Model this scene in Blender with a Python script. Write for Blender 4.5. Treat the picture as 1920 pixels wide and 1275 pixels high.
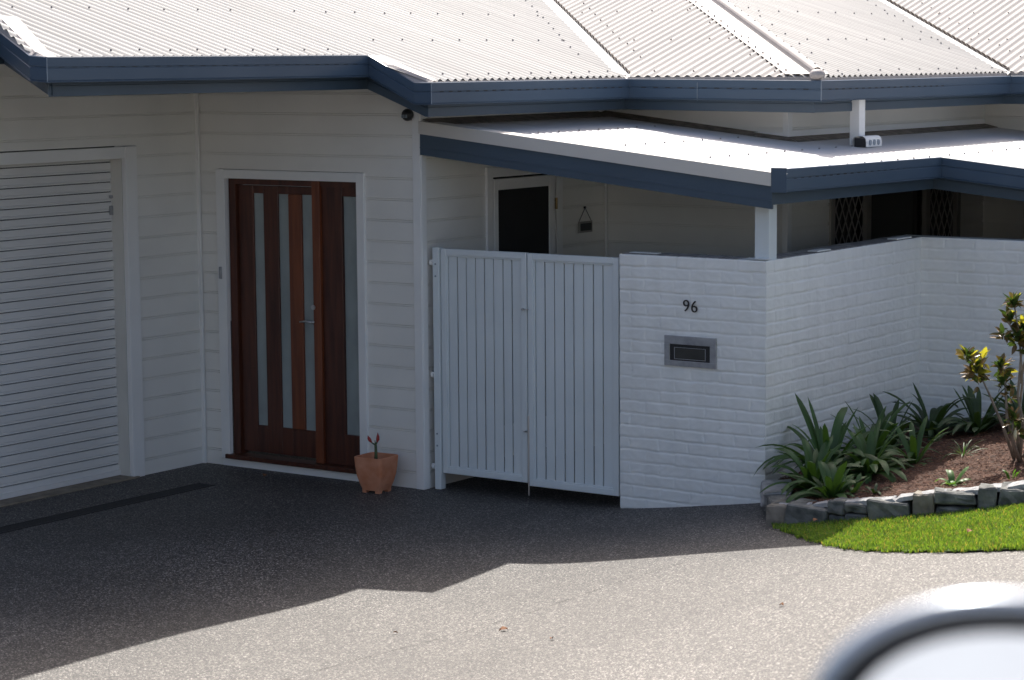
import bpy, bmesh, math, random
import numpy as np
from mathutils import Vector, Matrix, noise as mnoise
for o in list(bpy.data.objects): bpy.data.objects.remove(o)
R = math.radians
random.seed(7); rng = np.random.default_rng(7)
scene = bpy.context.scene

# ------------------------------------------------------------ camera, sky, sun, exposure
PIT, ROL, YAW = 0.1201, -0.00758, 0.6135
fh = np.array([-math.sin(YAW), math.cos(YAW), 0]); rt = np.array([math.cos(YAW), math.sin(YAW), 0]); zz = np.array([0, 0, 1.0])
fw = fh*math.cos(PIT)-zz*math.sin(PIT); u2 = zz*math.cos(PIT)+fh*math.sin(PIT)
cr = rt*math.cos(ROL)+u2*math.sin(ROL); cu = -rt*math.sin(ROL)+u2*math.cos(ROL)
CAM = np.array([10.528, -13.794, 3.214])
cd = bpy.data.cameras.new('camera'); cam = bpy.data.objects.new('camera', cd); scene.collection.objects.link(cam)
M = Matrix.Identity(4)
for i in range(3): M[i][0] = cr[i]; M[i][1] = cu[i]; M[i][2] = -fw[i]; M[i][3] = CAM[i]
cam.matrix_world = M
cd.sensor_width = 36; cd.lens = 4413.8/1920*36; cd.clip_start = 0.1; cd.clip_end = 2000
cd.dof.use_dof = True; cd.dof.focus_distance = 17.3; cd.dof.aperture_fstop = 4.2
scene.camera = cam
w = bpy.data.worlds.new('World'); scene.world = w; w.use_nodes = True
nt = w.node_tree; bg = nt.nodes['Background']; sky = nt.nodes.new('ShaderNodeTexSky')
sky.sky_type = 'NISHITA'; sky.sun_disc = False; sky.sun_elevation = R(51.5); sky.sun_rotation = R(-36)
nt.links.new(sky.outputs[0], bg.inputs[0]); bg.inputs[1].default_value = 0.135
sky.dust_density = 5.0; sky.ozone_density = .2; sky.air_density = .8
sd = bpy.data.lights.new('sun', 'SUN'); sd.energy = 4.1; sd.angle = R(0.53); sd.color = (1, .95, .88)
sun = bpy.data.objects.new('sun', sd); scene.collection.objects.link(sun); sun.location = (-10, 14, 30)
sun.rotation_euler = Vector((.47, -.64, -1)).to_track_quat('-Z', 'Y').to_euler()
scene.view_settings.view_transform = 'Standard'; scene.view_settings.look = 'None'
scene.view_settings.exposure = 0.75; scene.view_settings.gamma = 1
scene.render.engine = 'CYCLES'; scene.render.resolution_x = 1024; scene.render.resolution_y = 680

# ------------------------------------------------------------ materials
def mat(name, col, rough=.6, var=.12, vscale=3.0, bump=0, bscale=60, metal=0, spec=.5, col2=None, coat=0, stretch=(1, 1, 1)):
    m = bpy.data.materials.new(name); m.use_nodes = True; n = m.node_tree.nodes; l = m.node_tree.links
    b = n['Principled BSDF']; b.inputs['Roughness'].default_value = rough; b.inputs['Metallic'].default_value = metal
    b.inputs['Specular IOR Level'].default_value = spec; b.inputs['Coat Weight'].default_value = coat
    tc = n.new('ShaderNodeTexCoord'); mp = n.new('ShaderNodeMapping'); mp.inputs['Scale'].default_value = stretch
    l.new(tc.outputs['Object'], mp.inputs['Vector'])
    nz = n.new('ShaderNodeTexNoise'); nz.inputs['Scale'].default_value = vscale; nz.inputs['Detail'].default_value = 6
    l.new(mp.outputs[0], nz.inputs['Vector'])
    cr_ = n.new('ShaderNodeValToRGB'); e = cr_.color_ramp.elements
    c2 = col2 or tuple(c*(1+var) for c in col); c1 = tuple(c*(1-var) for c in col) if not col2 else col
    e[0].position = .32; e[1].position = .68; e[0].color = (*c1, 1); e[1].color = (*c2, 1)
    l.new(nz.outputs['Fac'], cr_.inputs['Fac']); l.new(cr_.outputs['Color'], b.inputs['Base Color'])
    if bump:
        n2 = n.new('ShaderNodeTexNoise'); n2.inputs['Scale'].default_value = bscale; n2.inputs['Detail'].default_value = 5
        l.new(mp.outputs[0], n2.inputs['Vector'])
        bp = n.new('ShaderNodeBump'); bp.inputs['Strength'].default_value = 1; bp.inputs['Distance'].default_value = bump
        l.new(n2.outputs['Fac'], bp.inputs['Height']); l.new(bp.outputs[0], b.inputs['Normal'])
    return m
MT = {}
MT['board'] = mat('board_paint', (.78, .77, .725), .5, .05, 1.4, .0006, 40)
MT['trim'] = mat('trim_paint', (.80, .80, .78), .45, .04, 2, .0004, 50)
MT['roof'] = mat('roof_steel', (.268, .262, .256), .65, .05, 1.6, .0003, 25, spec=.25, col2=(.345, .337, .33), stretch=(.35, 5, .35))
MT['roofB'] = mat('roof_steel_side', (.285, .272, .263), .65, .05, 1.6, .0003, 25, spec=.25, col2=(.37, .348, .33), stretch=(5, .35, .35))
MT['roof_low'] = mat('pale_roof_steel', (.54, .53, .53), .5, .04, 1.2)
MT['flash'] = mat('flashing_steel', (.60, .59, .57), .6, .06, 3, .0008, 14)
MT['hipflash'] = mat('hip_cap_steel', (.40, .365, .345), .62, .07, 4, .0006, 20)
MT['blue'] = mat('blue_steel', (.052, .086, .130), .32, .08, 1.5, .0004, 5, col2=(.066, .10, .145))
MT['bluefascia'] = mat('blue_fascia_steel', (.055, .085, .12), .4, .08, 2)
MT['seam'] = mat('seam_sealant', (.25, .29, .33), .5)
MT['cap'] = mat('cream_cap_steel', (.62, .59, .54), .45, .04, 2)
MT['roller'] = mat('roller_steel', (.70, .69, .67), .42, .05, 1.2)
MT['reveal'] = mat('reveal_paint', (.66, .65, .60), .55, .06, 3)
MT['concrete'] = mat('sill_concrete', (.24, .20, .15), .85, .25, 9, .002, 60)
MT['wood_dark'] = mat('dark_red_timber', (.050, .0145, .008), .38, .3, 4, .0004, 90, stretch=(6, 6, .5), col2=(.10, .030, .015))
MT['wood_red'] = mat('red_timber', (.13, .034, .013), .38, .3, 4, .0004, 90, stretch=(6, 6, .5), col2=(.22, .062, .022))  # brighter copy of the door timber: light on proud stile and mullion as colour
MT['metal'] = mat('steel_fitting', (.55, .55, .55), .3, .05, 4, metal=.9)
MT['plate'] = mat('letterbox_steel', (.30, .31, .33), .42, .2, 18, .0006, 60, metal=.55, col2=(.42, .43, .45))
MT['dark'] = mat('black_plastic', (.02, .02, .022), .4)
MT['brass'] = mat('brass_hinge', (.35, .25, .12), .4, metal=.7)
MT['gate'] = mat('gate_paint', (.68, .73, .74), .36, .04, 2.5, .0003, 30)
MT['numeral'] = mat('bronze_numeral', (.018, .014, .013), .45)
MT['brick'] = mat('painted_brick', (.77, .78, .755), .62, .05, 3.0, .0014, 90, col2=(.83, .84, .815), stretch=(3, 3, .55))
MT['brickraw'] = mat('worn_brick_top', (.30, .29, .28), .85, .35, 18, .002, 70)
MT['slate'] = mat('slate_stone', (.065, .07, .068), .85, .5, 11, .006, 35, col2=(.20, .20, .185))
MT['slate_brown'] = mat('brown_stone', (.15, .13, .10), .8, .5, 9, .004, 35, col2=(.28, .25, .21))
MT['slatetop'] = mat('slate_cap_mortar', (.24, .245, .25), .85, .3, 14, .005, 40, col2=(.42, .415, .41))
MT['mulch'] = mat('mulch_soil', (.035, .016, .009), .95, .4, 25, .012, 60, col2=(.10, .043, .024))
MT['chipA'] = mat('bark_chip_red', (.10, .040, .021), .85, .4, 8)
MT['chipB'] = mat('bark_chip_tan', (.24, .13, .075), .85, .4, 8)
MT['pot'] = mat('terracotta', (.52, .185, .085), .8, .2, 9, .0015, 40, col2=(.64, .29, .17))
MT['stem'] = mat('shrub_bark', (.20, .17, .14), .8, .3, 20, .002, 60)
MT['green_stem'] = mat('green_stem', (.06, .09, .035), .6, .3, 12)
MT['bud'] = mat('red_bud', (.32, .028, .02), .5, .2, 20)
MT['cream_bud'] = mat('cream_bud', (.60, .55, .36), .5, .1, 20)
MT['leafdry'] = mat('dry_leaf', (.28, .13, .06), .8, .4, 20)
MT['drain'] = mat('drain_iron', (.03, .028, .027), .6, .2, 20)
MT['car'] = mat('silver_car_paint', (.40, .45, .51), .24, .02, 2, metal=.7, coat=.5)
MT['tyre'] = mat('tyre_rubber', (.02, .02, .02), .8)
MT['interior'] = mat('dark_interior', (.02, .02, .02), .9)
MT['render'] = mat('white_render', (.80, .79, .76), .8, .03, 2)
MT['fence'] = mat('fence_paint', (.58, .66, .70), .6)  # tint chosen for the light that the added fence bounces
MT['mesh'] = mat('diamond_mesh', (.30, .29, .27), .5)
MT['framealu'] = mat('screen_frame', (.27, .26, .235), .5)
MT['jointline'] = mat('joint_sealant', (.045, .043, .04), .9)
MT['dirt'] = mat('roof_dirt', (.10, .075, .055), .95, .4, 20)  # dark colour painting the shadow in gaps under sheet and cap edges

def glass(name, col, rough):
    m = mat(name, col, rough, .03, 2, spec=.8); return m
MT['frost'] = mat('frosted_glass', (.30, .345, .34), .28, .12, 6, .0015, 9, spec=.6, stretch=(1, 1, .6))
MT['darkglass'] = glass('dark_glass', (.012, .013, .015), .08)
MT['carglass'] = glass('car_glass', (.02, .025, .03), .05)
MT['mirror'] = mat('mirror_glass', (.40, .45, .54), .06, .01, 2, metal=1)

def leafmat(name, top, under, rough=.35, trans=.25, tipcol=None):
    m = mat(name, top, rough, .28, 7); n = m.node_tree.nodes; l = m.node_tree.links
    b = n['Principled BSDF']; out = n['Material Output']
    ramp = [x for x in n if x.type == 'VALTORGB'][0]
    geo = n.new('ShaderNodeNewGeometry'); mx = n.new('ShaderNodeMix'); mx.data_type = 'RGBA'
    l.new(geo.outputs['Backfacing'], mx.inputs['Factor']); l.new(ramp.outputs['Color'], mx.inputs['A']); mx.inputs['B'].default_value = (*under, 1)
    l.new(mx.outputs['Result'], b.inputs['Base Color'])
    tr = n.new('ShaderNodeBsdfTranslucent'); tr.inputs['Color'].default_value = (min(1, top[0]*3.2), min(1, top[1]*3.0), top[2]*1.2, 1)
    ms = n.new('ShaderNodeMixShader'); ms.inputs[0].default_value = trans
    l.new(b.outputs[0], ms.inputs[1]); l.new(tr.outputs[0], ms.inputs[2]); l.new(ms.outputs[0], out.inputs['Surface'])
    return m
MT['strap'] = leafmat('strap_leaf', (.040, .092, .020), (.045, .095, .024), .52, .2)
MT['strap_dark'] = leafmat('dark_strap_leaf', (.030, .062, .017), (.035, .066, .02), .55, .16)
MT['young'] = leafmat('young_leaf', (.07, .16, .03), (.08, .17, .04), .5, .25)
MT['mag'] = leafmat('glossy_leaf', (.035, .065, .020), (.13, .075, .030), .22, .18)
MT['magy'] = leafmat('yellow_leaf', (.20, .20, .035), (.24, .15, .04), .28, .4)  # lit copy of the glossy leaf, sunlight put into its colour
MT['grass'] = leafmat('grass_blade', (.115, .19, .035), (.12, .20, .04), .65, .35)
MT['straw'] = leafmat('straw_blade', (.26, .22, .08), (.26, .22, .08), .7, .3)
MT['grassdark'] = leafmat('dark_grass_blade', (.06, .12, .018), (.07, .13, .02), .6, .3)
MT['grassbase'] = mat('lawn_soil', (.055, .095, .015), .95, .3, 30, .01, 80)

def pebble():
    m = bpy.data.materials.new('exposed_aggregate'); m.use_nodes = True; n = m.node_tree.nodes; l = m.node_tree.links
    b = n['Principled BSDF']; b.inputs['Roughness'].default_value = .58; b.inputs['Specular IOR Level'].default_value = .5
    tc = n.new('ShaderNodeTexCoord')
    v = n.new('ShaderNodeTexVoronoi'); v.inputs['Scale'].default_value = 120; l.new(tc.outputs['Object'], v.inputs['Vector'])
    sp = n.new('ShaderNodeSeparateColor'); l.new(v.outputs['Color'], sp.inputs[0])
    r = n.new('ShaderNodeValToRGB'); r.color_ramp.interpolation = 'LINEAR'; e = r.color_ramp.elements
    e[0].position = 0; e[0].color = (.05, .046, .043, 1); e[1].position = 1; e[1].color = (.80, .75, .69, 1)
    for p, c in ((.28, (.075, .070, .066, 1)), (.52, (.14, .127, .118, 1)), (.76, (.26, .236, .212, 1)), (.90, (.47, .425, .38, 1))):
        x = e.new(p); x.color = c
    l.new(sp.outputs[0], r.inputs['Fac'])
    nz = n.new('ShaderNodeTexNoise'); nz.inputs['Scale'].default_value = .8; nz.inputs['Detail'].default_value = 9; nz.inputs['Roughness'].default_value = .65; l.new(tc.outputs['Object'], nz.inputs['Vector'])
    mr = n.new('ShaderNodeMapRange'); mr.inputs['From Min'].default_value = .3; mr.inputs['From Max'].default_value = .7; mr.inputs['To Min'].default_value = .43; mr.inputs['To Max'].default_value = .64
    l.new(nz.outputs['Fac'], mr.inputs['Value'])
    ed = n.new('ShaderNodeMapRange'); ed.inputs['From Min'].default_value = .35; ed.inputs['From Max'].default_value = .75; ed.inputs['To Min'].default_value = 1; ed.inputs['To Max'].default_value = .45
    l.new(v.outputs['Distance'], ed.inputs['Value'])
    n3 = n.new('ShaderNodeTexNoise'); n3.inputs['Scale'].default_value = .33; n3.inputs['Detail'].default_value = 4; n3.inputs['Distortion'].default_value = 1.2; l.new(tc.outputs['Object'], n3.inputs['Vector'])
    m3 = n.new('ShaderNodeMapRange'); m3.inputs['From Min'].default_value = .38; m3.inputs['From Max'].default_value = .62; m3.inputs['To Min'].default_value = .86; m3.inputs['To Max'].default_value = 1.10; l.new(n3.outputs['Fac'], m3.inputs['Value'])
    mu1 = n.new('ShaderNodeMath'); mu1.operation = 'MULTIPLY'; l.new(mr.outputs[0], mu1.inputs[0]); l.new(m3.outputs[0], mu1.inputs[1])
    mu0 = n.new('ShaderNodeMath'); mu0.operation = 'MULTIPLY'; l.new(mu1.outputs[0], mu0.inputs[0]); l.new(ed.outputs[0], mu0.inputs[1])
    mu = n.new('ShaderNodeVectorMath'); mu.operation = 'SCALE'; l.new(r.outputs[0], mu.inputs[0]); l.new(mu0.outputs[0], mu.inputs['Scale'])
    l.new(mu.outputs[0], b.inputs['Base Color'])
    bp = n.new('ShaderNodeBump'); bp.inputs['Distance'].default_value = .004; bp.inputs['Strength'].default_value = .8; bp.invert = True
    l.new(v.outputs['Distance'], bp.inputs['Height']); l.new(bp.outputs[0], b.inputs['Normal'])
    return m
MT['pebble'] = pebble()

# ------------------------------------------------------------ helpers
def link(o, parent=None):
    scene.collection.objects.link(o)
    if parent is not None: o.parent = parent
    return o
def wloc(p):
    v = Vector((0, 0, 0))
    while p is not None: v += p.location; p = p.parent
    return v
def thing(name, loc, label, cat, group=None, kind=None, rot=None):
    o = bpy.data.objects.new(name, None); o.location = loc; o.empty_display_size = .1; scene.collection.objects.link(o)
    if rot: o.rotation_euler = rot
    return tag(o, label, cat, group, kind)
def tag(o, label=None, cat=None, group=None, kind=None):
    if label: o['label'] = label
    if cat: o['category'] = cat
    if group: o['group'] = group
    if kind: o['kind'] = kind
    return o
class MB:
    def __init__(s): s.v = []; s.f = []; s.mi = []; s.cm = 0
    def add(s, vs, fs):
        k = len(s.v); s.v.extend([tuple(map(float, q)) for q in vs]); s.f.extend([tuple(k+i for i in f) for f in fs]); s.mi.extend([s.cm]*len(fs)); return s
    def box(s, x0, x1, y0, y1, z0, z1):
        return s.add([(x0,y0,z0),(x1,y0,z0),(x1,y1,z0),(x0,y1,z0),(x0,y0,z1),(x1,y0,z1),(x1,y1,z1),(x0,y1,z1)],
                     [(0,3,2,1),(4,5,6,7),(0,1,5,4),(1,2,6,5),(2,3,7,6),(3,0,4,7)])
    def hexa(s, b, t):  # 4 bottom pts, 4 top pts
        return s.add(list(b)+list(t), [(0,3,2,1),(4,5,6,7),(0,1,5,4),(1,2,6,5),(2,3,7,6),(3,0,4,7)])
    def tube(s, pts, rad, n=8, cap=True):
        pts = [Vector(p) for p in pts]; rad = rad if isinstance(rad, (list, tuple)) else [rad]*len(pts)
        vs = []; fs = []
        d0 = (pts[1]-pts[0]).normalized(); ref = Vector((0,0,1)) if abs(d0.z) < .9 else Vector((1,0,0))
        a = d0.cross(ref).normalized()
        for i, p in enumerate(pts):
            d = (pts[min(i+1, len(pts)-1)]-pts[max(i-1, 0)]).normalized()
            a = (a-d*a.dot(d)).normalized(); b = d.cross(a)
            for k in range(n):
                t = 2*math.pi*k/n; vs.append(p+(a*math.cos(t)+b*math.sin(t))*rad[i])
        for i in range(len(pts)-1):
            for k in range(n): fs.append((i*n+k, i*n+(k+1) % n, (i+1)*n+(k+1) % n, (i+1)*n+k))
        if cap: fs.append(tuple(range(n-1, -1, -1))); fs.append(tuple((len(pts)-1)*n+k for k in range(n)))
        return s.add(vs, fs)
    def ball(s, c, r, nu=12, nv=8):
        r = r if isinstance(r, (tuple, list)) else (r, r, r); vs = [(c[0], c[1], c[2]-r[2])]; fs = []
        for j in range(1, nv):
            p = -math.pi/2+math.pi*j/nv
            for i in range(nu):
                t = 2*math.pi*i/nu; vs.append((c[0]+r[0]*math.cos(p)*math.cos(t), c[1]+r[1]*math.cos(p)*math.sin(t), c[2]+r[2]*math.sin(p)))
        vs.append((c[0], c[1], c[2]+r[2])); L = len(vs)-1
        for i in range(nu):
            fs.append((0, 1+(i+1) % nu, 1+i)); fs.append((L, L-nu+i, L-nu+(i+1) % nu))
            for j in range(nv-2): a = 1+j*nu; fs.append((a+i, a+(i+1) % nu, a+nu+(i+1) % nu, a+nu+i))
        return s.add(vs, fs)
    def build(s, name, m, parent=None, smooth=False, loc=None, bevel=0):
        me = bpy.data.meshes.new(name); off = wloc(parent) if parent is not None else Vector(loc or (0, 0, 0))
        v = np.array(s.v)-np.array(off)
        me.from_pydata(v.tolist(), [], s.f)
        ms = m if isinstance(m, (list, tuple)) else [m]
        for x in ms: me.materials.append(x)
        if len(ms) > 1: me.polygons.foreach_set('material_index', s.mi)
        if bevel:
            bm = bmesh.new(); bm.from_mesh(me)
            bmesh.ops.bevel(bm, geom=[e for e in bm.edges if len(e.link_faces) == 2 and e.calc_face_angle(0) > .6], offset=bevel, segments=1, affect='EDGES', clamp_overlap=True)
            bm.to_mesh(me); bm.free()
        if smooth: me.polygons.foreach_set('use_smooth', [True]*len(me.polygons))
        me.update()
        o = bpy.data.objects.new(name, me); link(o, parent)
        if parent is None and loc: o.location = loc
        return o
def grid_mesh(mb, P):   # P: (n,m,3) array
    n, m = P.shape[:2]; idx = np.arange(n*m).reshape(n, m)
    q = np.stack([idx[:-1, :-1], idx[1:, :-1], idx[1:, 1:], idx[:-1, 1:]], -1).reshape(-1, 4)
    mb.add(P.reshape(-1, 3).tolist(), q.tolist()); return mb
def sp_(t, k=.2): return k*np.log1p(np.exp(np.clip(t/k, -40, 40)))
def ss(a, b, x):
    t = np.clip((x-a)/(b-a), 0, 1); return t*t*(3-2*t)
def H(X, Y):
    X = np.asarray(X, float); Y = np.asarray(Y, float)
    t = np.minimum(X-(1.62-.35*np.clip(Y, -16, 6)), 5.5); z = .15*sp_(t)
    d = -((X-10.528)*.576-(Y+13.794)*.817)
    z = z+1.0*(1-ss(1.0, 9.5, d))
    return z-.06*np.exp(-((X-1.3)**2+(Y+2.9)**2)/1.2)
def h(x, y): return float(H(x, y))
def inpoly(x, y, poly):
    r = np.zeros(x.shape, bool); n = len(poly)
    for i in range(n):
        x1, y1 = poly[i]; x2, y2 = poly[(i+1) % n]
        c = ((y1 > y) != (y2 > y)) & (x < (x2-x1)*(y-y1)/((y2-y1) or 1e-9)+x1); r ^= c
    return r

# ------------------------------------------------------------ ground
gx = np.unique(np.round(np.concatenate([[-80, -50, -30, -18, -12, -8], np.arange(-6, 13.01, .12), [15, 20, 30, 50, 80]]), 3))
gy = np.unique(np.round(np.concatenate([[-80, -50, -30, -22], np.arange(-17, 4.01, .12), [6, 9, 14, 20, 30, 50, 80]]), 3))
GX, GY = np.meshgrid(gx, gy, indexing='ij')
g = grid_mesh(MB(), np.stack([GX, GY, H(GX, GY)], -1)).build('driveway', MT['pebble'], smooth=True)
tag(g, kind='structure')
# saw-cut joint in the driveway
jp = [(2.62, -5.3), (2.68, -4.68), (2.74, -4.16), (2.80, -3.86), (3.02, -3.0), (3.18, -2.16), (3.35, -1.75)]
P = []
for i in range(len(jp)-1):
    for k in range(12):
        t = k/12; x = jp[i][0]*(1-t)+jp[i+1][0]*t; y = jp[i][1]*(1-t)+jp[i+1][1]*t
        wd = .0014+.0012*math.sin(x*40+y*17); P.append([(x-wd, y, h(x, y)+.0035), (x+wd, y, h(x, y)+.0035)])
tag(grid_mesh(MB(), np.array(P)).build('driveway_joint', MT['jointline']), kind='structure')

# ------------------------------------------------------------ HOUSE
house = thing('house', (0, 0, 0), 'white weatherboard house with pale corrugated steel roof and blue gutters', 'house')
PITCH = .157; ZREF = .111
def profile(za, zb):
    k0 = math.floor((za-ZREF)/PITCH)-1; pts = []
    for k in range(k0, int((zb-ZREF)/PITCH)+2):
        z = ZREF+k*PITCH
        pts += [(z, 0), (z+.001, -.010), (z+.005, -.010), (z+.006, -.002), (z+.0145, -.002), (z+.0155, -.010), (z+.019, -.010), (z+.020, 0)]
    out = []
    def off(z):
        r = (z-ZREF) % PITCH
        return 0 if r > .020 else -.002
    out = [(za, off(za))]+[p for p in pts if za+1e-4 < p[0] < zb-1e-4]+[(zb, off(zb))]
    return out
def boards(name, axis, c, sgn, rects, m=None, parent=house):
    """axis 'X': wall plane x=c facing sgn*X, rects in (y0,y1,z0,z1); axis 'Y': plane y=c"""
    mb = MB()
    for s0, s1, za, zb in rects:
        pr = profile(za, zb); vs = []; fs = []
        for z, o in pr:
            for s in (s0, s1): vs.append((c+sgn*o, s, z) if axis == 'X' else (s, c+sgn*o, z))
        for i in range(len(pr)-1): fs.append((2*i, 2*i+1, 2*i+3, 2*i+2))
        mb.add(vs, fs)
        a, b = c-sgn*.02, c-sgn*.11; lo, hi = min(a, b), max(a, b)
        q = .125 if s1-s0 > .3 else .0
        if axis == 'X': mb.box(lo, hi, s0+q, s1-q, za, zb)
        else: mb.box(s0+q, s1-q, lo, hi, za, zb)
    return mb.build(name, m or MT['board'], parent)

XG = -2.2   # garage wall plane
# garage wall (plane X=-2.2), opening Y -3.30..-0.82
boards('wall', 'X', XG, 1, [(-.70, 0, 0.0, 3.75), (-3.42, -.70, 2.56, 3.75), (-7.5, -3.42, 0, 3.75)])
ga = MB(); ga.box(XG-.02, XG+.022, -.83, -.705, 0, 2.555); ga.box(XG-.02, XG+.022, -3.42, -3.3, 0, 2.555); ga.box(XG-.02, XG+.020, -3.3, -.83, 2.465, 2.552)
ga.build('garage_architrave', MT['trim'], house, bevel=.003)
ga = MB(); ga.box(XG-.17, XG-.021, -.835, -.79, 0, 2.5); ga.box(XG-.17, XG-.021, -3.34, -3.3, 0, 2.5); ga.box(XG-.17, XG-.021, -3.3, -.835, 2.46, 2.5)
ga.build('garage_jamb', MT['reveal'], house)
MB().box(XG-.45, XG+.045, -3.3, -.79, -.1, .012).build('garage_sill', MT['concrete'], house)
# roller curtain: pairs of rolled ribs
rd = []; z = .05
while z < 2.52:
    rd += [(z, 0), (z+.047, .001), (z+.048, -.010), (z+.054, -.010), (z+.0545, .0015), (z+.066, .0015), (z+.067, -.006), (z+.071, -.006)]; z += .0752
P = np.array([[(XG-.13+o, y, z) for y in (-3.34, -.785)] for z, o in rd])
rdo = grid_mesh(MB(), P).build('roller_door', MT['roller'], house)
MB().box(XG-.145, XG-.112, -3.34, -.785, .015, .052).build('bottom_rail', MT['roller'], rdo)
MB().box(XG-.128, XG-.112, -.865, -.84, 2.03, 2.10).build('latch', MT['plate'], rdo)
MB().box(XG-.128, XG-.112, -.865, -.84, 2.16, 2.18).build('lock', MT['plate'], rdo)
MB().box(XG-.30, XG-.14, -3.34, -.78, 0, 2.6).build('garage_interior', MT['interior'], house)

# entry wall (plane Y=0), x -2.2..0 ; opening -1.91..-.585 x .09..2.28
boards('wall', 'Y', 0, -1, [(-2.2, -2.0, 0, 3.3), (-.52, 0, 0, 3.0), (-2.0, -.52, 2.355, 3.3)])
MB().box(-2.0, -.50, -.004, .08, 0, .062).build('base_board', MT['trim'], house)
a = MB(); a.box(-2.0, -1.912, -.022, .02, .062, 2.352); a.box(-.592, -.52, -.022, .02, .062, 2.352); a.box(-1.912, -.592, -.0205, .02, 2.282, 2.350)
a.build('door_architrave', MT['trim'], house, bevel=.002)
a = MB(); a.box(XG+.0, XG+.028, -.028, -.008, 0, 3.0); a.build('corner_bead', MT['trim'], house)
a = MB(); a.box(-.062, .008, -.012, .0, 0, 2.86); a.box(-.0035, .012, 0, .06, 0, 2.80); a.build('corner_trim', MT['trim'], house, bevel=.002)
# entry door set
door = MB(); door.box(-1.912, -1.842, .03, .12, .10, 2.282); door.box(-.622, -.592, .03, .12, .10, 2.282); door.box(-1.842, -.622, .03, .12, 2.235, 2.28)
door = door.build('entry_door', MT['wood_dark'], house)
MB().box(-1.945, -.60, -.045, .10, .064, .098).build('sill', MT['wood_dark'], door, bevel=.003)
gz0, gz1 = .34, 2.168
lf = MB(); Y0, Y1 = .055, .098
for x0, x1 in ((-1.835, -1.684), (-1.579, -1.432)): lf.box(x0, x1, Y0, Y1, .125, 2.228)
lf.box(-1.684, -1.579, Y0+.001, Y1, .125, gz0); lf.box(-1.684, -1.579, Y0+.001, Y1, gz1, 2.228)
lf.box(-1.432, -1.323, Y0+.001, Y1, .125, gz0); lf.box(-1.432, -1.323, Y0+.001, Y1, gz1, 2.228)
lf.box(-1.323, -1.0, Y0+.002, Y1, .125, gz0); lf.box(-1.323, -1.0, Y0+.002, Y1, gz1, 2.228)
lf.build('door_leaf', MT['wood_dark'], door, bevel=.003)
MB().box(-1.323, -1.194, Y0-.004, Y1, gz0, gz1).build('stile', MT['wood_red'], door, bevel=.003)
MB().box(-1.060, -.986, .018, .12, .10, 2.28).build('mullion', MT['wood_red'], door, bevel=.003)
sl = MB(); sl.box(-.986, -.786, .045, .098, .10, 2.28); sl.box(-.786, -.630, .046, .098, .10, gz0); sl.box(-.786, -.630, .046, .098, gz1, 2.28)
sl.build('side_panel', MT['wood_dark'], door, bevel=.003)
for x0, x1 in ((-1.684, -1.579), (-1.432, -1.323), (-1.194, -1.058), (-.786, -.630)):
    MB().box(x0, x1, .072, .080, gz0, gz1).build('glass_strip', MT['frost'], door)
hd = MB(); hd.tube([(-1.062, .05, 1.195), (-1.062, .0, 1.195)], .012); hd.tube([(-1.066, .0, 1.195), (-1.12, -.004, 1.20), (-1.185, 0, 1.192)], [.009, .008, .006])
hd.build('handle', MT['metal'], door, smooth=True)
MB().tube([(-1.058, .055, 1.31), (-1.058, .01, 1.31)], .019, 12).build('lock', MT['metal'], door, smooth=False)
MB().box(-1.975, -1.952, -.036, -.0225, 1.49, 1.585).build('doorbell', MT['plate'], house, bevel=.002)
sn = MB(); sn.ball((-.085, -.035, 2.79), (.046, .04, .046)); sn.tube([(-.085, .0, 2.79), (-.085, -.03, 2.79)], .042, 14)
so = sn.build('security_sensor', MT['dark'], house, smooth=True)
lens = MB()
for dx in (-.018, 0, .018): lens.box(-.085+dx-.005, -.085+dx+.005, -.078, -.068, 2.768, 2.792)
lens.build('sensor_lens', MT['seam'], so)

# patio side wall (plane X=0) y 0..2.51, door .90..1.73
boards('wall', 'X', 0, 1, [(.006, .82, 0, 2.82), (.82, 1.85, 2.37, 2.82), (1.85, 2.51, 0, 2.82)])
a = MB(); a.box(-.02, .02, .82, .895, 0, 2.368); a.box(-.02, .02, 1.765, 1.85, 0, 2.368); a.box(-.02, .0185, .895, 1.765, 2.29, 2.365); a.build('door_architrave', MT['trim'], house)
pdr = MB(); pdr.box(-.012, .026, .905, .955, .1, 2.275); pdr.box(-.012, .026, 1.66, 1.735, .1, 2.275); pdr.box(-.012, .0255, .955, 1.66, 2.19, 2.275); pdr.box(-.012, .0255, .955, 1.66, .1, .35)
pdr = pdr.build('patio_door', MT['trim'], house, bevel=.002)
MB().box(0.0, .012, .955, 1.66, .35, 2.19).build('door_screen', MT['interior'], pdr)
MB().box(-.1, -.015, .88, 1.78, 0, 2.30).build('door_recess', MT['interior'], pdr)
MB().tube([(.03, 1.748, 2.0), (.03, 1.748, 2.09)], .008, 8).box(.02, .026, 1.72, 1.765, 2.0, 2.09).build('hinge', MT['brass'], pdr)
# back and far patio walls
boards('wall', 'Y', 2.51, -1, [(0.007, 1.69, 0, 2.82)])
boards('wall', 'X', 1.69, 1, [(2.51, 3.22, 0, 2.82), (3.22, 5.75, 2.3, 2.82), (5.75, 6.25, 0, 2.82)])
boards('wall', 'Y', 6.25, -1, [(1.69, 7, 0, 2.9)])
boards('wall', 'X', 5.40, -1, [(2.68, 6.24, .2, 2.14)])  # unseen end wall, added to keep light out of the patio
MB().box(1.66, 1.706, 2.490, 2.499, .0, 2.80).box(1.697, 1.706, 2.499, 2.56, .0, 2.80).build('corner_trim', MT['trim'], house)
MB().box(0.008, .028, 2.485, 2.502, 0, 2.6).build('corner_bead', MT['trim'], house)
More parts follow.
